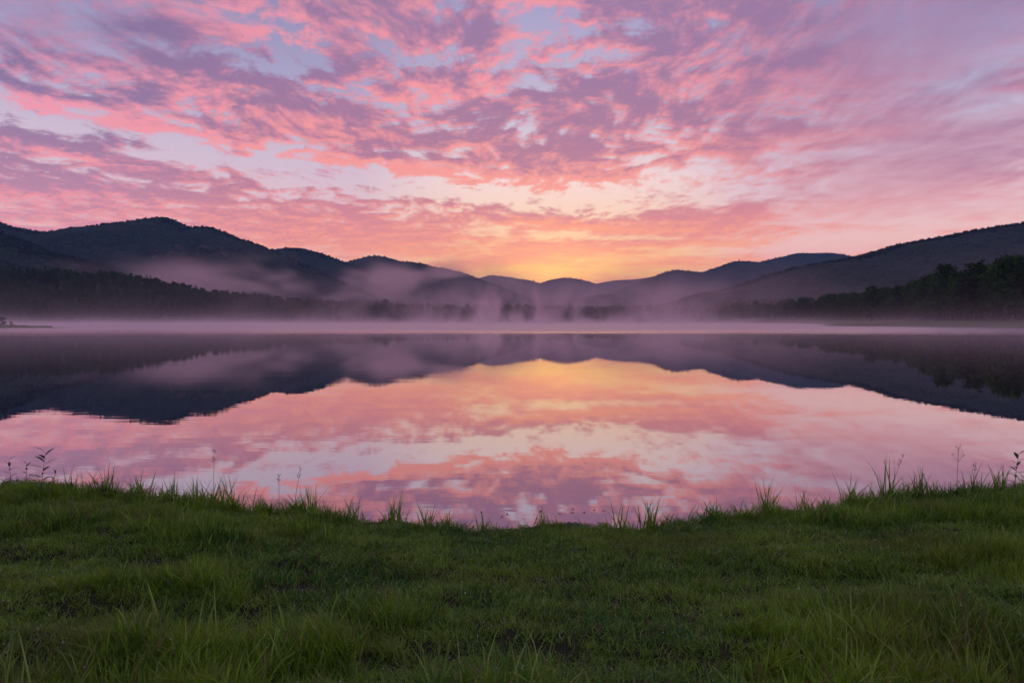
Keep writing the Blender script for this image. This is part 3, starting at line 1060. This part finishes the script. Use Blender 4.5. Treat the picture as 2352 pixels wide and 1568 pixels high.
def grass_material(name, a, b, c, dry=0.0):
    m, N, out = material(name)
    r = N.new('ShaderNodeAttribute', attribute_name='tint').outputs['Fac']
    pos = position(N)
    patch = N.noise(pos, 1.1, 4, 0.6)
    fine = N.noise(pos, 14.0, 2, 0.5)
    col = N.mix(N.smooth(patch, 0.36, 0.64), a, b)
    col = N.mix(N.smooth(r, 0.45, 0.95), col, c)
    worn = N.noise(N.vm('MULTIPLY', pos, (1.0, 1.5, 1.0)), 0.75, 4, 0.6)
    col = N.mix(N.m('MULTIPLY', N.smooth(worn, 0.50, 0.66), 0.6), col, (0.19, 0.26, 0.026, 1))
    col = N.mix(N.smooth(r, 0.88, 0.93), col, (0.22, 0.165, 0.07, 1))
    col = N.mix(N.smooth(fine, 0.66, 0.8), col, (0.16, 0.13, 0.05, 1))
    d = N.new('ShaderNodeBsdfDiffuse')
    t = N.new('ShaderNodeBsdfTranslucent')
    g = N.new('ShaderNodeBsdfGlossy')
    N.put(d.inputs[0], col)
    N.put(t.inputs[0], col)
    g.inputs[0].default_value = (0.75, 0.8, 0.8, 1)
    g.inputs['Roughness'].default_value = 0.32
    mx = N.new('ShaderNodeMixShader')
    mx.inputs[0].default_value = 0.45
    N.put(mx.inputs[1], d)
    N.put(mx.inputs[2], t)
    m2 = N.new('ShaderNodeMixShader')
    m2.inputs[0].default_value = 0.035
    N.put(m2.inputs[1], mx)
    N.put(m2.inputs[2], g)
    N.put(out.inputs[0], m2)
    return m


mat_grass = grass_material('meadow_grass', (0.032, 0.160, 0.011, 1), (0.185, 0.350, 0.020, 1), (0.330, 0.560, 0.065, 1))


def template(seed, *args, **kw):
    """a tuft as arrays: vertices, triangles, and which blade each vertex is of"""
    V, Fc = tuft_geo(seed, *args, **kw)
    tri = [t for f in Fc for t in ([f] if len(f) == 3 else [(f[0], f[1], f[2]), (f[0], f[2], f[3])])]
    V = np.array(V)
    sg = kw.get('segs', 4)
    return V, np.array(tri), np.arange(len(V)) // (2 * sg + 1)


def grass_mesh(name, shapes, pts, rot, scl, pick, lush=None):
    """all tufts of a stretch of sward as one mesh, each blade with its own tint"""
    VV, FF, TT = [], [], []
    base = 0
    for k, (V, T, B) in enumerate(shapes):
        sel = np.where(pick == k)[0]
        if not len(sel):
            continue
        v = V[None] * scl[sel][:, None, :]
        cz, sz = np.cos(rot[sel, 2])[:, None], np.sin(rot[sel, 2])[:, None]
        x, y, z = v[..., 0] * cz - v[..., 1] * sz, v[..., 0] * sz + v[..., 1] * cz, v[..., 2]
        x = x + z * rot[sel, 0][:, None]
        y = y + z * rot[sel, 1][:, None]
        w = np.stack([x, y, z], -1) + pts[sel][:, None, :]
        n, nv = len(sel), len(V)
        VV.append(w.reshape(-1, 3))
        FF.append((T[None] + (np.arange(n) * nv)[:, None, None]).reshape(-1, 3) + base)
        tint = rng.uniform(0, 1, (n, B.max() + 1))
        TT.append(tint[:, B].reshape(-1))
        base += n * nv
    me = mesh_from(np.vstack(VV), np.vstack(FF), name)
    at = me.attributes.new('tint', 'FLOAT', 'POINT')
    at.data.foreach_set('value', np.concatenate(TT).astype(np.float32))
    smooth_shade(me)
    me.materials.append(mat_grass)
    return me


def tuft_mesh(name, geos):
    V, Fc = join_geo(geos)
    me = py_mesh(name, V, Fc, mat_grass)
    at = me.attributes.new('tint', 'FLOAT', 'POINT')
    t = np.repeat(rng.uniform(0, 0.92, len(V) // 9 + 1), 9)[:len(V)]
    at.data.foreach_set('value', t.astype(np.float32))
    return me


NEAR = [template(600 + i, 16, 0.11, 0.0050, 0.045, segs=3) for i in range(6)]
FAR = [template(620 + i, 13, 0.11, 0.0062, 0.050, segs=2) for i in range(6)]
TALL = [template(660 + i, 14, 0.32, 0.0095, 0.055, (0.02, 0.6), (0.1, 1.7), segs=4) for i in range(6)]
tall_shapes = shapes_collection('tall_tuft', [py_mesh('tall_tuft', *tuft_geo(690 + i, 14, 0.32, 0.02, 0.06, (0.02, 0.55), (0.1, 1.5)), mat_grass) for i in range(3)])


def tallness(x, y):
    """0 on the short sward, 1 where the grass stands in clumps"""
    v = 1.25 * fbm(x * 0.8, y * 1.7, 4, 0.6, 520)
    v = v + 0.9 * np.exp(-((x + 1.45) / 0.6) ** 2 - ((y - 2.95) / 0.40) ** 2) + 0.9 * np.exp(-((x - 1.65) / 0.65) ** 2 - ((y - 2.9) / 0.40) ** 2)
    v = v + 0.35 * np.exp(-((x + 2.9) / 1.8) ** 2 - ((y - 5.0) / 0.35) ** 2) + 0.30 * np.exp(-((x - 3.6) / 1.5) ** 2 - ((y - 5.35) / 0.4) ** 2) - 0.25 * np.exp(-((x - 0.3) / 1.2) ** 2 - ((y - 4.6) / 0.9) ** 2)
    return sstep(v, 0.02, 0.55)


def on_bank(n, y0, y1, margin=1.3):
    y = np.sqrt(rng.uniform(y0 * y0, y1 * y1, n * 3))
    x = rng.uniform(-1, 1, n * 3) * (0.80 * y + margin)
    ok = (shore_y(x) - y) > rng.uniform(-0.02, 0.12, n * 3)
    return x[ok][:n], y[ok][:n]


def sward(name, count, y0, y1, shapes, label):
    gx, gy = on_bank(count, y0, y1)
    tl = tallness(gx, gy)
    bare = fbm(gx * 1.9, gy * 2.6, 3, 0.5, 530)
    keep = (bare < 0.36) | (rng.uniform(0, 1, len(gx)) < 0.30)
    gx, gy, tl = gx[keep], gy[keep], tl[keep]
    n = len(gx)
    hs = (0.45 + 1.15 * tl) * rng.uniform(0.65, 1.3, n) * (1 + 0.5 * fbm(gx * 5, gy * 5, 2, 0.5, 531))
    rot = np.stack([rng.normal(0, 0.22, n), rng.normal(0, 0.22, n), rng.uniform(0, 6.28, n)], 1)
    scl = np.stack([0.85 + 0.4 * tl, 0.85 + 0.4 * tl, hs], 1)
    me = grass_mesh(name, shapes, np.stack([gx, gy, bank_z(gx, gy)], 1), rot, scl, rng.integers(0, len(shapes), n))
    tag(link('grass', me), label, 'grass', kind='stuff')


sward('near_sward', 11000, 1.7, 3.7, NEAR, 'short dewy grass on the near part of the bank')
sward('far_sward', 25000, 3.7, 7.6, FAR, 'short dewy grass on the part of the bank towards the water')

# longer grass in the clumps and in a fringe along the water
cx, cy = on_bank(4200, 1.9, 7.4)
ck = tallness(cx, cy) > rng.uniform(0.25, 1.1, len(cx))
cx, cy = cx[ck], cy[ck]
ex = rng.uniform(-7.5, 7.5, 1900)
ey = shore_y(ex) - np.abs(rng.normal(0, 0.12, 1900)) + 0.03
gap = rng.uniform(0, 1, 1900) < np.interp(np.abs(ex - 0.15), [0, 0.6, 1.3, 3], [0.10, 0.25, 0.7, 1.0])
gap &= fbm(ex * 1.3, ex * 0, 4, 0.65, 540) > -0.18 + rng.uniform(-0.15, 0.15, len(ex))
ex, ey = ex[gap], ey[gap]
es = (0.16 + 0.46 * rng.uniform(0, 1, len(ex)) ** 1.5) * (1 + 0.9 * sstep(fbm(ex * 3.1, ex * 0 + 4, 3, 0.6, 541), 0.0, 0.4)) * np.interp(np.abs(ex), [0, 1, 3], [0.6, 0.85, 1.1])
cs = rng.uniform(0.30, 0.70, len(cx)) * np.where(cy < 3.4, 1.6, 1.0)
tx, ty, ts = np.concatenate([cx, ex]), np.concatenate([cy, ey]), np.concatenate([cs, es])
n = len(tx)
rot = np.stack([rng.normal(0, 0.14, n), rng.normal(0, 0.14, n), rng.uniform(0, 6.28, n)], 1)
tall_me = grass_mesh('long_grass', TALL, np.stack([tx, ty, bank_z(tx, ty)], 1), rot, np.stack([0.55 + 0.4 * ts, 0.55 + 0.4 * ts, ts], 1), rng.integers(0, 6, n))
tag(link('grass', tall_me), 'longer grass blades in clumps and along the edge of the water', 'grass', kind='stuff')

# ---- dew
mat_dew, N, out = material('dew')
principled(N, out, (0.9, 0.92, 0.95, 1), 0.03, 1.0, 0.5)
bm = bmesh.new()
bmesh.ops.create_icosphere(bm, subdivisions=2, radius=1.0)
drop = bpy.data.meshes.new('dew_drop')
bm.to_mesh(drop)
bm.free()
smooth_shade(drop)
drop.materials.append(mat_dew)
dew_shapes = shapes_collection('dew_drop', [drop])
dx_, dy_ = on_bank(2600, 1.9, 6.6)
n = len(dx_)
dz_ = bank_z(dx_, dy_) + rng.uniform(0.035, 0.075, n) * (0.6 + tallness(dx_, dy_))
dew = scatter('dew', dew_shapes, np.stack([dx_, dy_, dz_], 1), np.zeros((n, 3)), rng.uniform(0.0010, 0.0028, n), np.zeros(n))
tag(dew, 'sparkling dew drops on the grass', 'dew')


# ------------------------------------------------------------------ single tufts, stalks, weeds at the water's edge
def at_edge(px, inset=0.05):
    """point of the bank's edge seen at picture column px"""
    u = (px - 1176.0) / F
    y = 6.0
    for _ in range(12):
        y = float(shore_y(np.array(u * y))) - inset
    x = u * y
    return x, y, float(bank_z(np.array(x), np.array(y)))


def reach(px, tip_y, inset=0.05):
    x, y, z = at_edge(px, inset)
    return x, y, z, max(0.08, ray(px, tip_y)[2] * y + CAM_H - z)


TUFTS = [
    (150, 1072, 9, 'thin upright grass tuft beside the leafy weeds at the left edge'),
    (243, 1062, 13, 'bushy grass tuft standing behind the dark driftwood'),
    (322, 1076, 14, 'leaning grass tuft on the left bank right of the driftwood'),
    (392, 1088, 14, 'low fan-shaped grass tuft on the left bank'),
    (450, 1092, 12, 'grass tuft just left of the tall seed stalk on the left bank'),
    (520, 1078, 15, 'tall grass tuft just right of the seed stalk on the left bank'),
    (590, 1112, 10, 'small wispy tuft between the two seed stalks on the left bank'),
    (705, 1110, 17, 'dense grass tuft leaning over the water left of the middle'),
    (805, 1138, 14, 'arching grass tuft left of the spiky tuft near the middle'),
    (905, 1122, 22, 'spiky upright grass tuft, largest near the middle of the shore'),
    (975, 1150, 14, 'low grass tuft just right of the spiky tuft'),
    (1022, 1158, 8, 'few thin blades rising from the low middle of the shore'),
    (1110, 1174, 8, 'short sparse tuft in the low middle of the shore'),
    (1250, 1152, 8, 'thin tall blades just left of the dark mud'),
    (1425, 1150, 9, 'sparse arching tuft just right of the dark mud'),
    (1490, 1130, 17, 'upright pointed grass tuft right of the dark mud'),
    (1632, 1140, 12, 'loose grass tuft between the pointed tuft and the arching tuft'),
    (1765, 1100, 18, 'arching grass tuft where the right bank begins to rise'),
    (1850, 1112, 14, 'leaning grass tuft on the right bank'),
    (1960, 1090, 16, 'grass tuft with two upright blades on the right bank'),
    (2045, 1046, 14, 'tall grass tuft below the leaning seed stalk on the right bank'),
    (2120, 1064, 15, 'tall pointed grass tuft left of the tallest seed stalk'),
    (2245, 1062, 13, 'grass tuft just right of the tallest seed stalk'),
    (2305, 1066, 14, 'arching grass tuft at the right end of the bank'),
]
for i, (px, ty_, nb, label) in enumerate(TUFTS):
    x, y, z, hgt_ = reach(px, ty_)
    o = link('grass_tuft', tuft_mesh('grass_tuft', [tuft_geo(700 + i, int(nb * 1.6), hgt_ * 1.18, 0.0105, 0.06, (0.0, 0.40), (0.0, 0.9)), tuft_geo(740 + i, nb + 14, hgt_ * 0.62, 0.008, 0.13, (0.05, 0.8), (0.1, 1.2))]), loc=(x, y, z))
    tag(o, label, 'grass tuft', 'grass tufts along the water')

mat_stalk, N, out = material('dry_stalk')
sn = N.noise(position(N), 30.0, 3, 0.6)
principled(N, out, N.mix(sn, (0.050, 0.050, 0.020, 1), (0.095, 0.075, 0.040, 1)), 0.8, 0, 0.2)
mat_weed, N, out = material('weed_leaf')
sn = N.noise(position(N), 18.0, 3, 0.6)
principled(N, out, N.mix(sn, (0.020, 0.046, 0.014, 1), (0.045, 0.075, 0.022, 1)), 0.55, 0, 0.35)


def seed_stalk(px, top, lean, panicle, label, seed):
    r = np.random.default_rng(seed)
    x, y, z, H = reach(px, top, 0.07)
    root = bpy.data.objects.new('seed_stalk', None)
    root.empty_display_size = 0.05
    COL.objects.link(root)
    root.location = (x, y, z)
    tag(root, label, 'seed stalk', 'seed stalks along the bank')
    path = [(lean * H * (k / 5) ** 1.8, 0.0, H * k / 5 - 0.01) for k in range(6)]
    link('stem', py_mesh('stem', *tube(path, [0.0022, 0.002, 0.0018, 0.0016, 0.0013, 0.0008], 5), mat_stalk), parent=root)
    parts = []
    for k in range(26 if panicle else 16):
        f = r.uniform(0.62 if panicle else 0.76, 1.0)
        p = Vector((lean * H * f ** 1.8, 0, H * f))
        an = r.uniform(0, 6.28)
        ln = (0.055 * (1.05 - f) * 2.2 + 0.008) * H * 2.2 if panicle else 0.010
        e = p + Vector((math.cos(an) * ln, math.sin(an) * ln * 0.6, ln * 1.1))
        parts.append(tube([p, e], [0.0006, 0.0004], 3))
        ax = (e - p).normalized()
        q = [e - ax * 0.003, e + ax * 0.004, e + ax * 0.012]
        parts.append(tube(q, [0.0006, 0.0022, 0.0003], 4))
    link('seed_head', py_mesh('seed_head', *join_geo(parts), mat_stalk), parent=root)
    for s in (-1, 1):
        link('leaf', py_mesh('leaf', *blade(r, (0, 0, H * 0.18), H * 0.45, 0.004, 0.35, 1.57 + s * 1.4, 0.9), mat_grass), parent=root)


seed_stalk(485, 1034, 0.03, False, 'tall thin grass stalk with a narrow seed head on the left bank', 801)
seed_stalk(672, 1074, 0.16, False, 'bare leaning grass stalk on the left bank right of the seed stalk', 802)
seed_stalk(637, 1092, 0.0, False, 'short straight grass stalk left of the leaning stalk', 803)
seed_stalk(2052, 1044, 0.25, False, 'leaning grass stalk with a drooping seed head on the right bank', 804)
seed_stalk(2205, 1025, 0.02, True, 'tallest upright stalk with an open branching seed head on the right bank', 805)
seed_stalk(2246, 1064, 0.0, False, 'short upright seed stalk right of the branching one', 806)


def leaf_geo(r, base, direction, length, width):
    d = Vector(direction).normalized()
    s = d.cross(Vector((0, 0, 1))).normalized()
    u = s.cross(d)
    V, prof = [], [(0, 0.06), (0.25, 0.75), (0.5, 1.0), (0.75, 0.7), (1.0, 0.0)]
    p = Vector(base)
    for t, w in prof:
        c = p + d * length * t - u * length * 0.25 * t * t
        V += [c - s * width * w * 0.5 + u * width * 0.12 * w, c, c + s * width * w * 0.5 + u * width * 0.12 * w]
    Fc = []
    for k in range(4):
        for j in range(2):
            a = k * 3 + j
            Fc.append((a, a + 1, a + 4, a + 3))
    return V, Fc


def leafy_weed(px, top, lean, count, label, seed, inset=0.1):
    r = np.random.default_rng(seed)
    x, y, z, H = reach(px, top, inset)
    root = bpy.data.objects.new('leafy_weed', None)
    root.empty_display_size = 0.05
    COL.objects.link(root)
    root.location = (x, y, z)
    tag(root, label, 'weed', 'leafy weeds on the bank')
    path = [Vector((lean * H * (k / 4) ** 1.5, 0.01 * k * H, H * k / 4 - 0.01)) for k in range(5)]
    link('stem', py_mesh('stem', *tube(path, [0.003, 0.0026, 0.0022, 0.0017, 0.001], 5), mat_stalk), parent=root)
    for k in range(count):
        f = 0.25 + 0.75 * k / (count - 1)
        i = min(3, int(f * 4))
        p = path[i].lerp(path[i + 1], f * 4 - i)
        an = k * 2.4 + r.uniform(-0.4, 0.4)
        up = 0.25 + 0.9 * f * f
        link('leaf', py_mesh('leaf', *leaf_geo(r, p, (math.cos(an), math.sin(an), up), H * r.uniform(0.17, 0.27), H * 0.075), mat_weed), parent=root)


leafy_weed(84, 1037, 0.10, 13, 'tallest leafy weed on the left bank with upright pointed leaves', 821, 0.35)
leafy_weed(18, 1056, -0.1, 9, 'leafy weed at the far left end of the bank', 822)
leafy_weed(52, 1062, 0.0, 8, 'small leafy weed left of the tallest weed on the left bank', 823)
leafy_weed(112, 1080, 0.15, 8, 'low spreading weed right of the tallest weed on the left bank', 824)
leafy_weed(2338, 1042, 0.12, 14, 'leafy weed with small pointed leaves at the right end of the bank', 825)

# dark low brush and a piece of driftwood on the left
mat_brush = foliage_material('dark_brush', (0.012, 0.020, 0.010, 1), (0.022, 0.034, 0.014, 1), (0.030, 0.036, 0.016, 1))
for px, w, h_, label, sd in ((40, 0.26, 0.10, 'dark tangled low bush under the weeds at the left edge', 831), (108, 0.16, 0.08, 'small dark bush between the weeds and the driftwood', 832)):
    x, y, z = at_edge(px, 0.0)
    r = np.random.default_rng(sd)
    root = bpy.data.objects.new('low_bush', None)
    root.empty_display_size = 0.05
    COL.objects.link(root)
    root.location = (x, y, z)
    tag(root, label, 'bush')
    v = r.normal(0, 1, (260, 3))
    v /= np.linalg.norm(v, axis=1, keepdims=True)
    v[:, 2] = np.abs(v[:, 2])
    P = v * np.array((w, 0.10, h_)) * r.uniform(0.5, 1.1, (260, 1))
    V, Fc = cards(P, v, 0.016, r)
    me = mesh_from(V, Fc, 'foliage')
    link('foliage', me, mat_brush, root)
    link('stem', py_mesh('stem', *join_geo([tube([(0, 0, -0.02), (P[k][0] * .5, P[k][1] * .5, P[k][2] * .6), tuple(P[k])], [0.004, 0.003, 0.001], 4) for k in range(0, 24, 2)]), mat_bark), parent=root)

x, y, z = at_edge(212, 0.06)
r = np.random.default_rng(840)
path = [Vector((-0.11, -0.01, 0.0)), Vector((-0.05, 0.0, 0.03)), Vector((0.02, 0.005, 0.042)), Vector((0.08, 0.0, 0.062)), Vector((0.12, 0.0, 0.072))]
V, Fc = tube(path, [0.016, 0.024, 0.024, 0.018, 0.006], 9)
V = [v + Vector(r.normal(0, 0.0025, 3)) for v in V]
log = link('driftwood', py_mesh('driftwood', V, Fc + [tuple(range(8, -1, -1)), tuple(range(len(V) - 9, len(V)))], mat_bark), loc=(x, y, z))
tag(log, 'dark piece of driftwood leaning in the grass on the left bank', 'driftwood')

# wet mud in the low gap, and leaves afloat before it
mat_mud, N, out = material('wet_mud')
mn = N.noise(position(N), 22.0, 5, 0.65)
principled(N, out, N.mix(mn, (0.010, 0.008, 0.007, 1), (0.030, 0.024, 0.020, 1)), N.linear(mn, 0.35, 0.65, 0.08, 0.6), 0, 0.6, bump(N, mn, 1.0, 0.012))
x, y, z = at_edge(1318, 0.0)
mud = link('mud', grid_mesh('mud', np.linspace(-0.32, 0.32, 60), np.linspace(-0.16, 0.14, 36),
                            lambda X, Y: 0.034 * np.exp(-(X / 0.15) ** 2 - (Y / 0.06) ** 2) * (1 + 0.9 * fbm(X * 14, Y * 14, 4, 0.6, 861)) + 0.012 * fbm(X * 9, Y * 9, 4, 0.6, 862) - 0.014 + 0.012 * np.exp(-(X / 0.25) ** 2 - (Y / 0.1) ** 2)), mat_mud, loc=(x, y, 0.012))
tag(mud, 'dark wet mud at the low middle of the shore', 'mud', kind='structure')
mat_float, N, out = material('floating_leaf')
principled(N, out, (0.045, 0.034, 0.022, 1), 0.35, 0, 0.5)
r = np.random.default_rng(850)
for k, (px, py) in enumerate([(1108, 1176), (1166, 1179), (1241, 1175), (1290, 1180), (1308, 1176), (1343, 1175), (1364, 1170), (1320, 1168), (1236, 1197), (1150, 1186), (1392, 1172)]):
    q = ray(px, py)
    t = -CAM_H / q[2]
    o = link('floating_leaf', py_mesh('floating_leaf', *leaf_geo(r, (0, 0, 0.004), (1, 0, 0.12), r.uniform(0.03, 0.06), r.uniform(0.014, 0.024)), mat_float), loc=(q[0] * t, t, 0.0))
    o.rotation_euler = (0, 0, r.uniform(0, 6.28))
    tag(o, 'small dark leaf afloat on the water by the mud', 'leaf', 'leaves afloat by the mud')

# ------------------------------------------------------------------ the little spit on the left
def spit_z(X, Y):
    d = ((X + 124) / 17.0) ** 2 + ((Y - 157) / 2.6) ** 2
    return 0.75 * np.exp(-d * 1.3) + 0.12 * fbm(X * 0.5, Y * 0.5, 3, 0.5, 870) - 0.10


spit = link('shore', grid_mesh('shore', np.linspace(-160, -100, 120), np.linspace(150, 164, 40), spit_z), mat_ground)
tag(spit, 'low grassy spit reaching into the lake from the left edge', 'shore', kind='structure')
sx_, sy_ = rng.uniform(-135, -106, 900), rng.normal(157, 1.3, 900)
sz_ = spit_z(sx_, sy_)
k_ = sz_ > 0.06
sx_, sy_, sz_ = sx_[k_], sy_[k_], sz_[k_]
n = len(sx_)
sg = scatter('grass', tall_shapes, np.stack([sx_, sy_, sz_], 1), np.stack([rng.normal(0, .2, n), rng.normal(0, .2, n), rng.uniform(0, 6.28, n)], 1), rng.uniform(0.8, 2.2, n), rng.integers(0, 3, n))
tag(sg, 'rough grass on the small spit at the left edge', 'grass')
for bx, by, bh, label in ((-117.3, 157.2, 2.1, 'round dark bush on the spit, cut by the left edge'), (-115.2, 157.0, 1.1, 'smaller dark bush on the spit beside the round one')):
    o = plant_tree('broad', 1, bx, by, bh, label, None, z=float(spit_z(np.array(bx), np.array(by))))
    o.name = 'shore_bush'
    o['category'] = 'bush'
    o.scale = (bh / 14 * 1.5, bh / 14 * 1.5, bh / 14)


# ------------------------------------------------------------------ air: haze and mist
def box_mesh(name, x0, x1, y0, y1, z0, z1):
    V = [(x, y, z) for z in (z0, z1) for y in (y0, y1) for x in (x0, x1)]
    return py_mesh(name, V, [(0, 2, 3, 1), (4, 5, 7, 6), (0, 1, 5, 4), (2, 6, 7, 3), (0, 4, 6, 2), (1, 3, 7, 5)], smooth=False)


mat_haze, N, out = material('haze')
pv = N.new('ShaderNodeVolumePrincipled')
pv.inputs['Color'].default_value = (0.25, 0.54, 0.95, 1)
pv.inputs['Density'].default_value = 7.0e-5
pv.inputs['Anisotropy'].default_value = 0.25
N.put(out.inputs['Volume'], pv)
haze = link('haze', box_mesh('haze', -6000, 6000, -1500, 5600, -6.0, 385.0), mat_haze)
tag(haze, 'thin bluish haze filling the whole valley', 'haze', kind='stuff')


def mist(name, label, box, density, hscale, scale, lo, hi, fade, rate, centre=None, seed=0.0):
    # centre: x and half width of the stretch where the mist is thickest
    """bank of mist: wisps that thin out upwards and towards its ends"""
    m, N, out = material(name)
    pos = position(N)
    x, y, z = N.sep(pos)
    w = N.noise(N.vm('ADD', N.vm('MULTIPLY', pos, scale), (seed, seed * 1.7, 0.0)), 1.0, 2.0, 0.55, 0.0)
    wis = N.smooth(w, lo, hi)
    x0, x1, y0, y1, z0, z1 = box
    ex = N.m('MULTIPLY', N.smooth(x, x0, x0 + fade[0]), N.smooth(x, x1, x1 - fade[0]))
    ey = N.m('MULTIPLY', N.smooth(y, y0, y0 + fade[1]), N.smooth(y, y1, y1 - fade[1]))
    ez = N.smooth(z, z1, z0 + (z1 - z0) * 0.45)
    f = N.m('MULTIPLY', N.m('MULTIPLY', ex, ey), ez)
    if hscale:
        # plumes: the mist stands higher in some places than in others
        pl = N.noise(N.vm('MULTIPLY', pos, (0.022, 0.008, 0.0)), 1.0, 2, 0.6, dim='2D')
        hz = N.m('POWER', 2.718, N.m('DIVIDE', N.m('MULTIPLY', z, -1.0 / hscale), N.linear(pl, 0.35, 0.65, 0.35, 1.9)))
        # a thin even layer right on the water under the wisps
        f = N.m('MULTIPLY', f, N.m('MULTIPLY_ADD', wis, hz, 0.05))
    else:
        cz = (z0 + z1) / 2
        q = N.m('ABSOLUTE', N.m('DIVIDE', N.m('SUBTRACT', z, cz), (z1 - z0) / 2))
        f = N.m('MULTIPLY', f, N.m('MULTIPLY', wis, N.smooth(q, 1.0, 0.1)))
    if centre:
        q = N.m('DIVIDE', N.m('SUBTRACT', x, centre[0]), centre[1])
        f = N.m('MULTIPLY', f, N.m('MULTIPLY_ADD', N.m('POWER', 2.718, N.m('MULTIPLY', N.m('MULTIPLY', q, q), -1.0)), 1.25, 0.10))
    v = N.new('ShaderNodeVolumePrincipled')
    v.inputs['Color'].default_value = (1.0, 0.83, 0.84, 1)
    v.inputs['Anisotropy'].default_value = 0.55
    N.put(v.inputs['Density'], N.m('MULTIPLY', f, density))
    N.put(out.inputs['Volume'], v)
    m.cycles.volume_step_rate = rate
    o = link('mist', box_mesh('mist', *box), m)
    tag(o, label, 'mist', kind='stuff')
    return o


mist('shore_mist', 'pink wisps of mist rising along the far shore', (-620, 330, 430, 760, 0.06, 50.0), 0.0200, 9.0, (0.060, 0.0055, 0.034), 0.42, 0.64, (110, 80), 0.5, centre=(40, 170))
mist('valley_mist', 'mist bank lying before the tall mountain on the left', (-640, 60, 840, 1100, 12.0, 108.0), 0.0110, None, (0.0100, 0.003, 0.020), 0.48, 0.66, (170, 70), 0.6, seed=3.1)
mist('far_valley_mist', 'pink mist in the valley under the glow', (-260, 620, 1180, 1900, 0.0, 110.0), 0.0017, None, (0.010, 0.003, 0.020), 0.44, 0.66, (180, 160), 0.6, seed=7.7)

# a thin sheet of mist lying on the open water
m_low, N, out = material('low_mist')
x, y, z = N.sep(position(N))
f = N.m('MULTIPLY', N.smooth(y, 14.0, 70.0), N.m('POWER', 2.718, N.m('MULTIPLY', z, -1.0 / 1.6)))
lv = N.new('ShaderNodeVolumePrincipled')
lv.inputs['Color'].default_value = (1.0, 0.92, 0.92, 1)
lv.inputs['Anisotropy'].default_value = 0.6
N.put(lv.inputs['Density'], N.m('MULTIPLY', N.m('MULTIPLY', N.m('MULTIPLY', f, N.smooth(z, 13.0, 6.0)), N.linear(N.noise(N.vm('MULTIPLY', position(N), (0.05, 0.02, 0.0)), 1.0, 2, 0.5, dim='2D'), 0.35, 0.65, 0.4, 1.5)), 0.0040))
N.put(out.inputs['Volume'], lv)
m_low.cycles.volume_step_rate = 1.0
tag(link('mist', box_mesh('mist', -640, 330, 14, 720, 0.05, 13.0), m_low), 'thin sheet of mist lying on the open lake', 'mist', kind='stuff')
mist('slope_mist', 'thin mist at the foot of the right slope behind the wood', (150, 900, 420, 860, 2.0, 80.0), 0.0006, None, (0.008, 0.004, 0.020), 0.36, 0.68, (120, 90), 0.7, seed=5.3)
mist('distant_mist', 'pale pink air before the farthest hills', (-1000, 1500, 2950, 3620, 0.0, 330.0), 0.00075, None, (0.002, 0.001, 0.004), 0.15, 0.55, (350, 200), 1.2, seed=1.3)
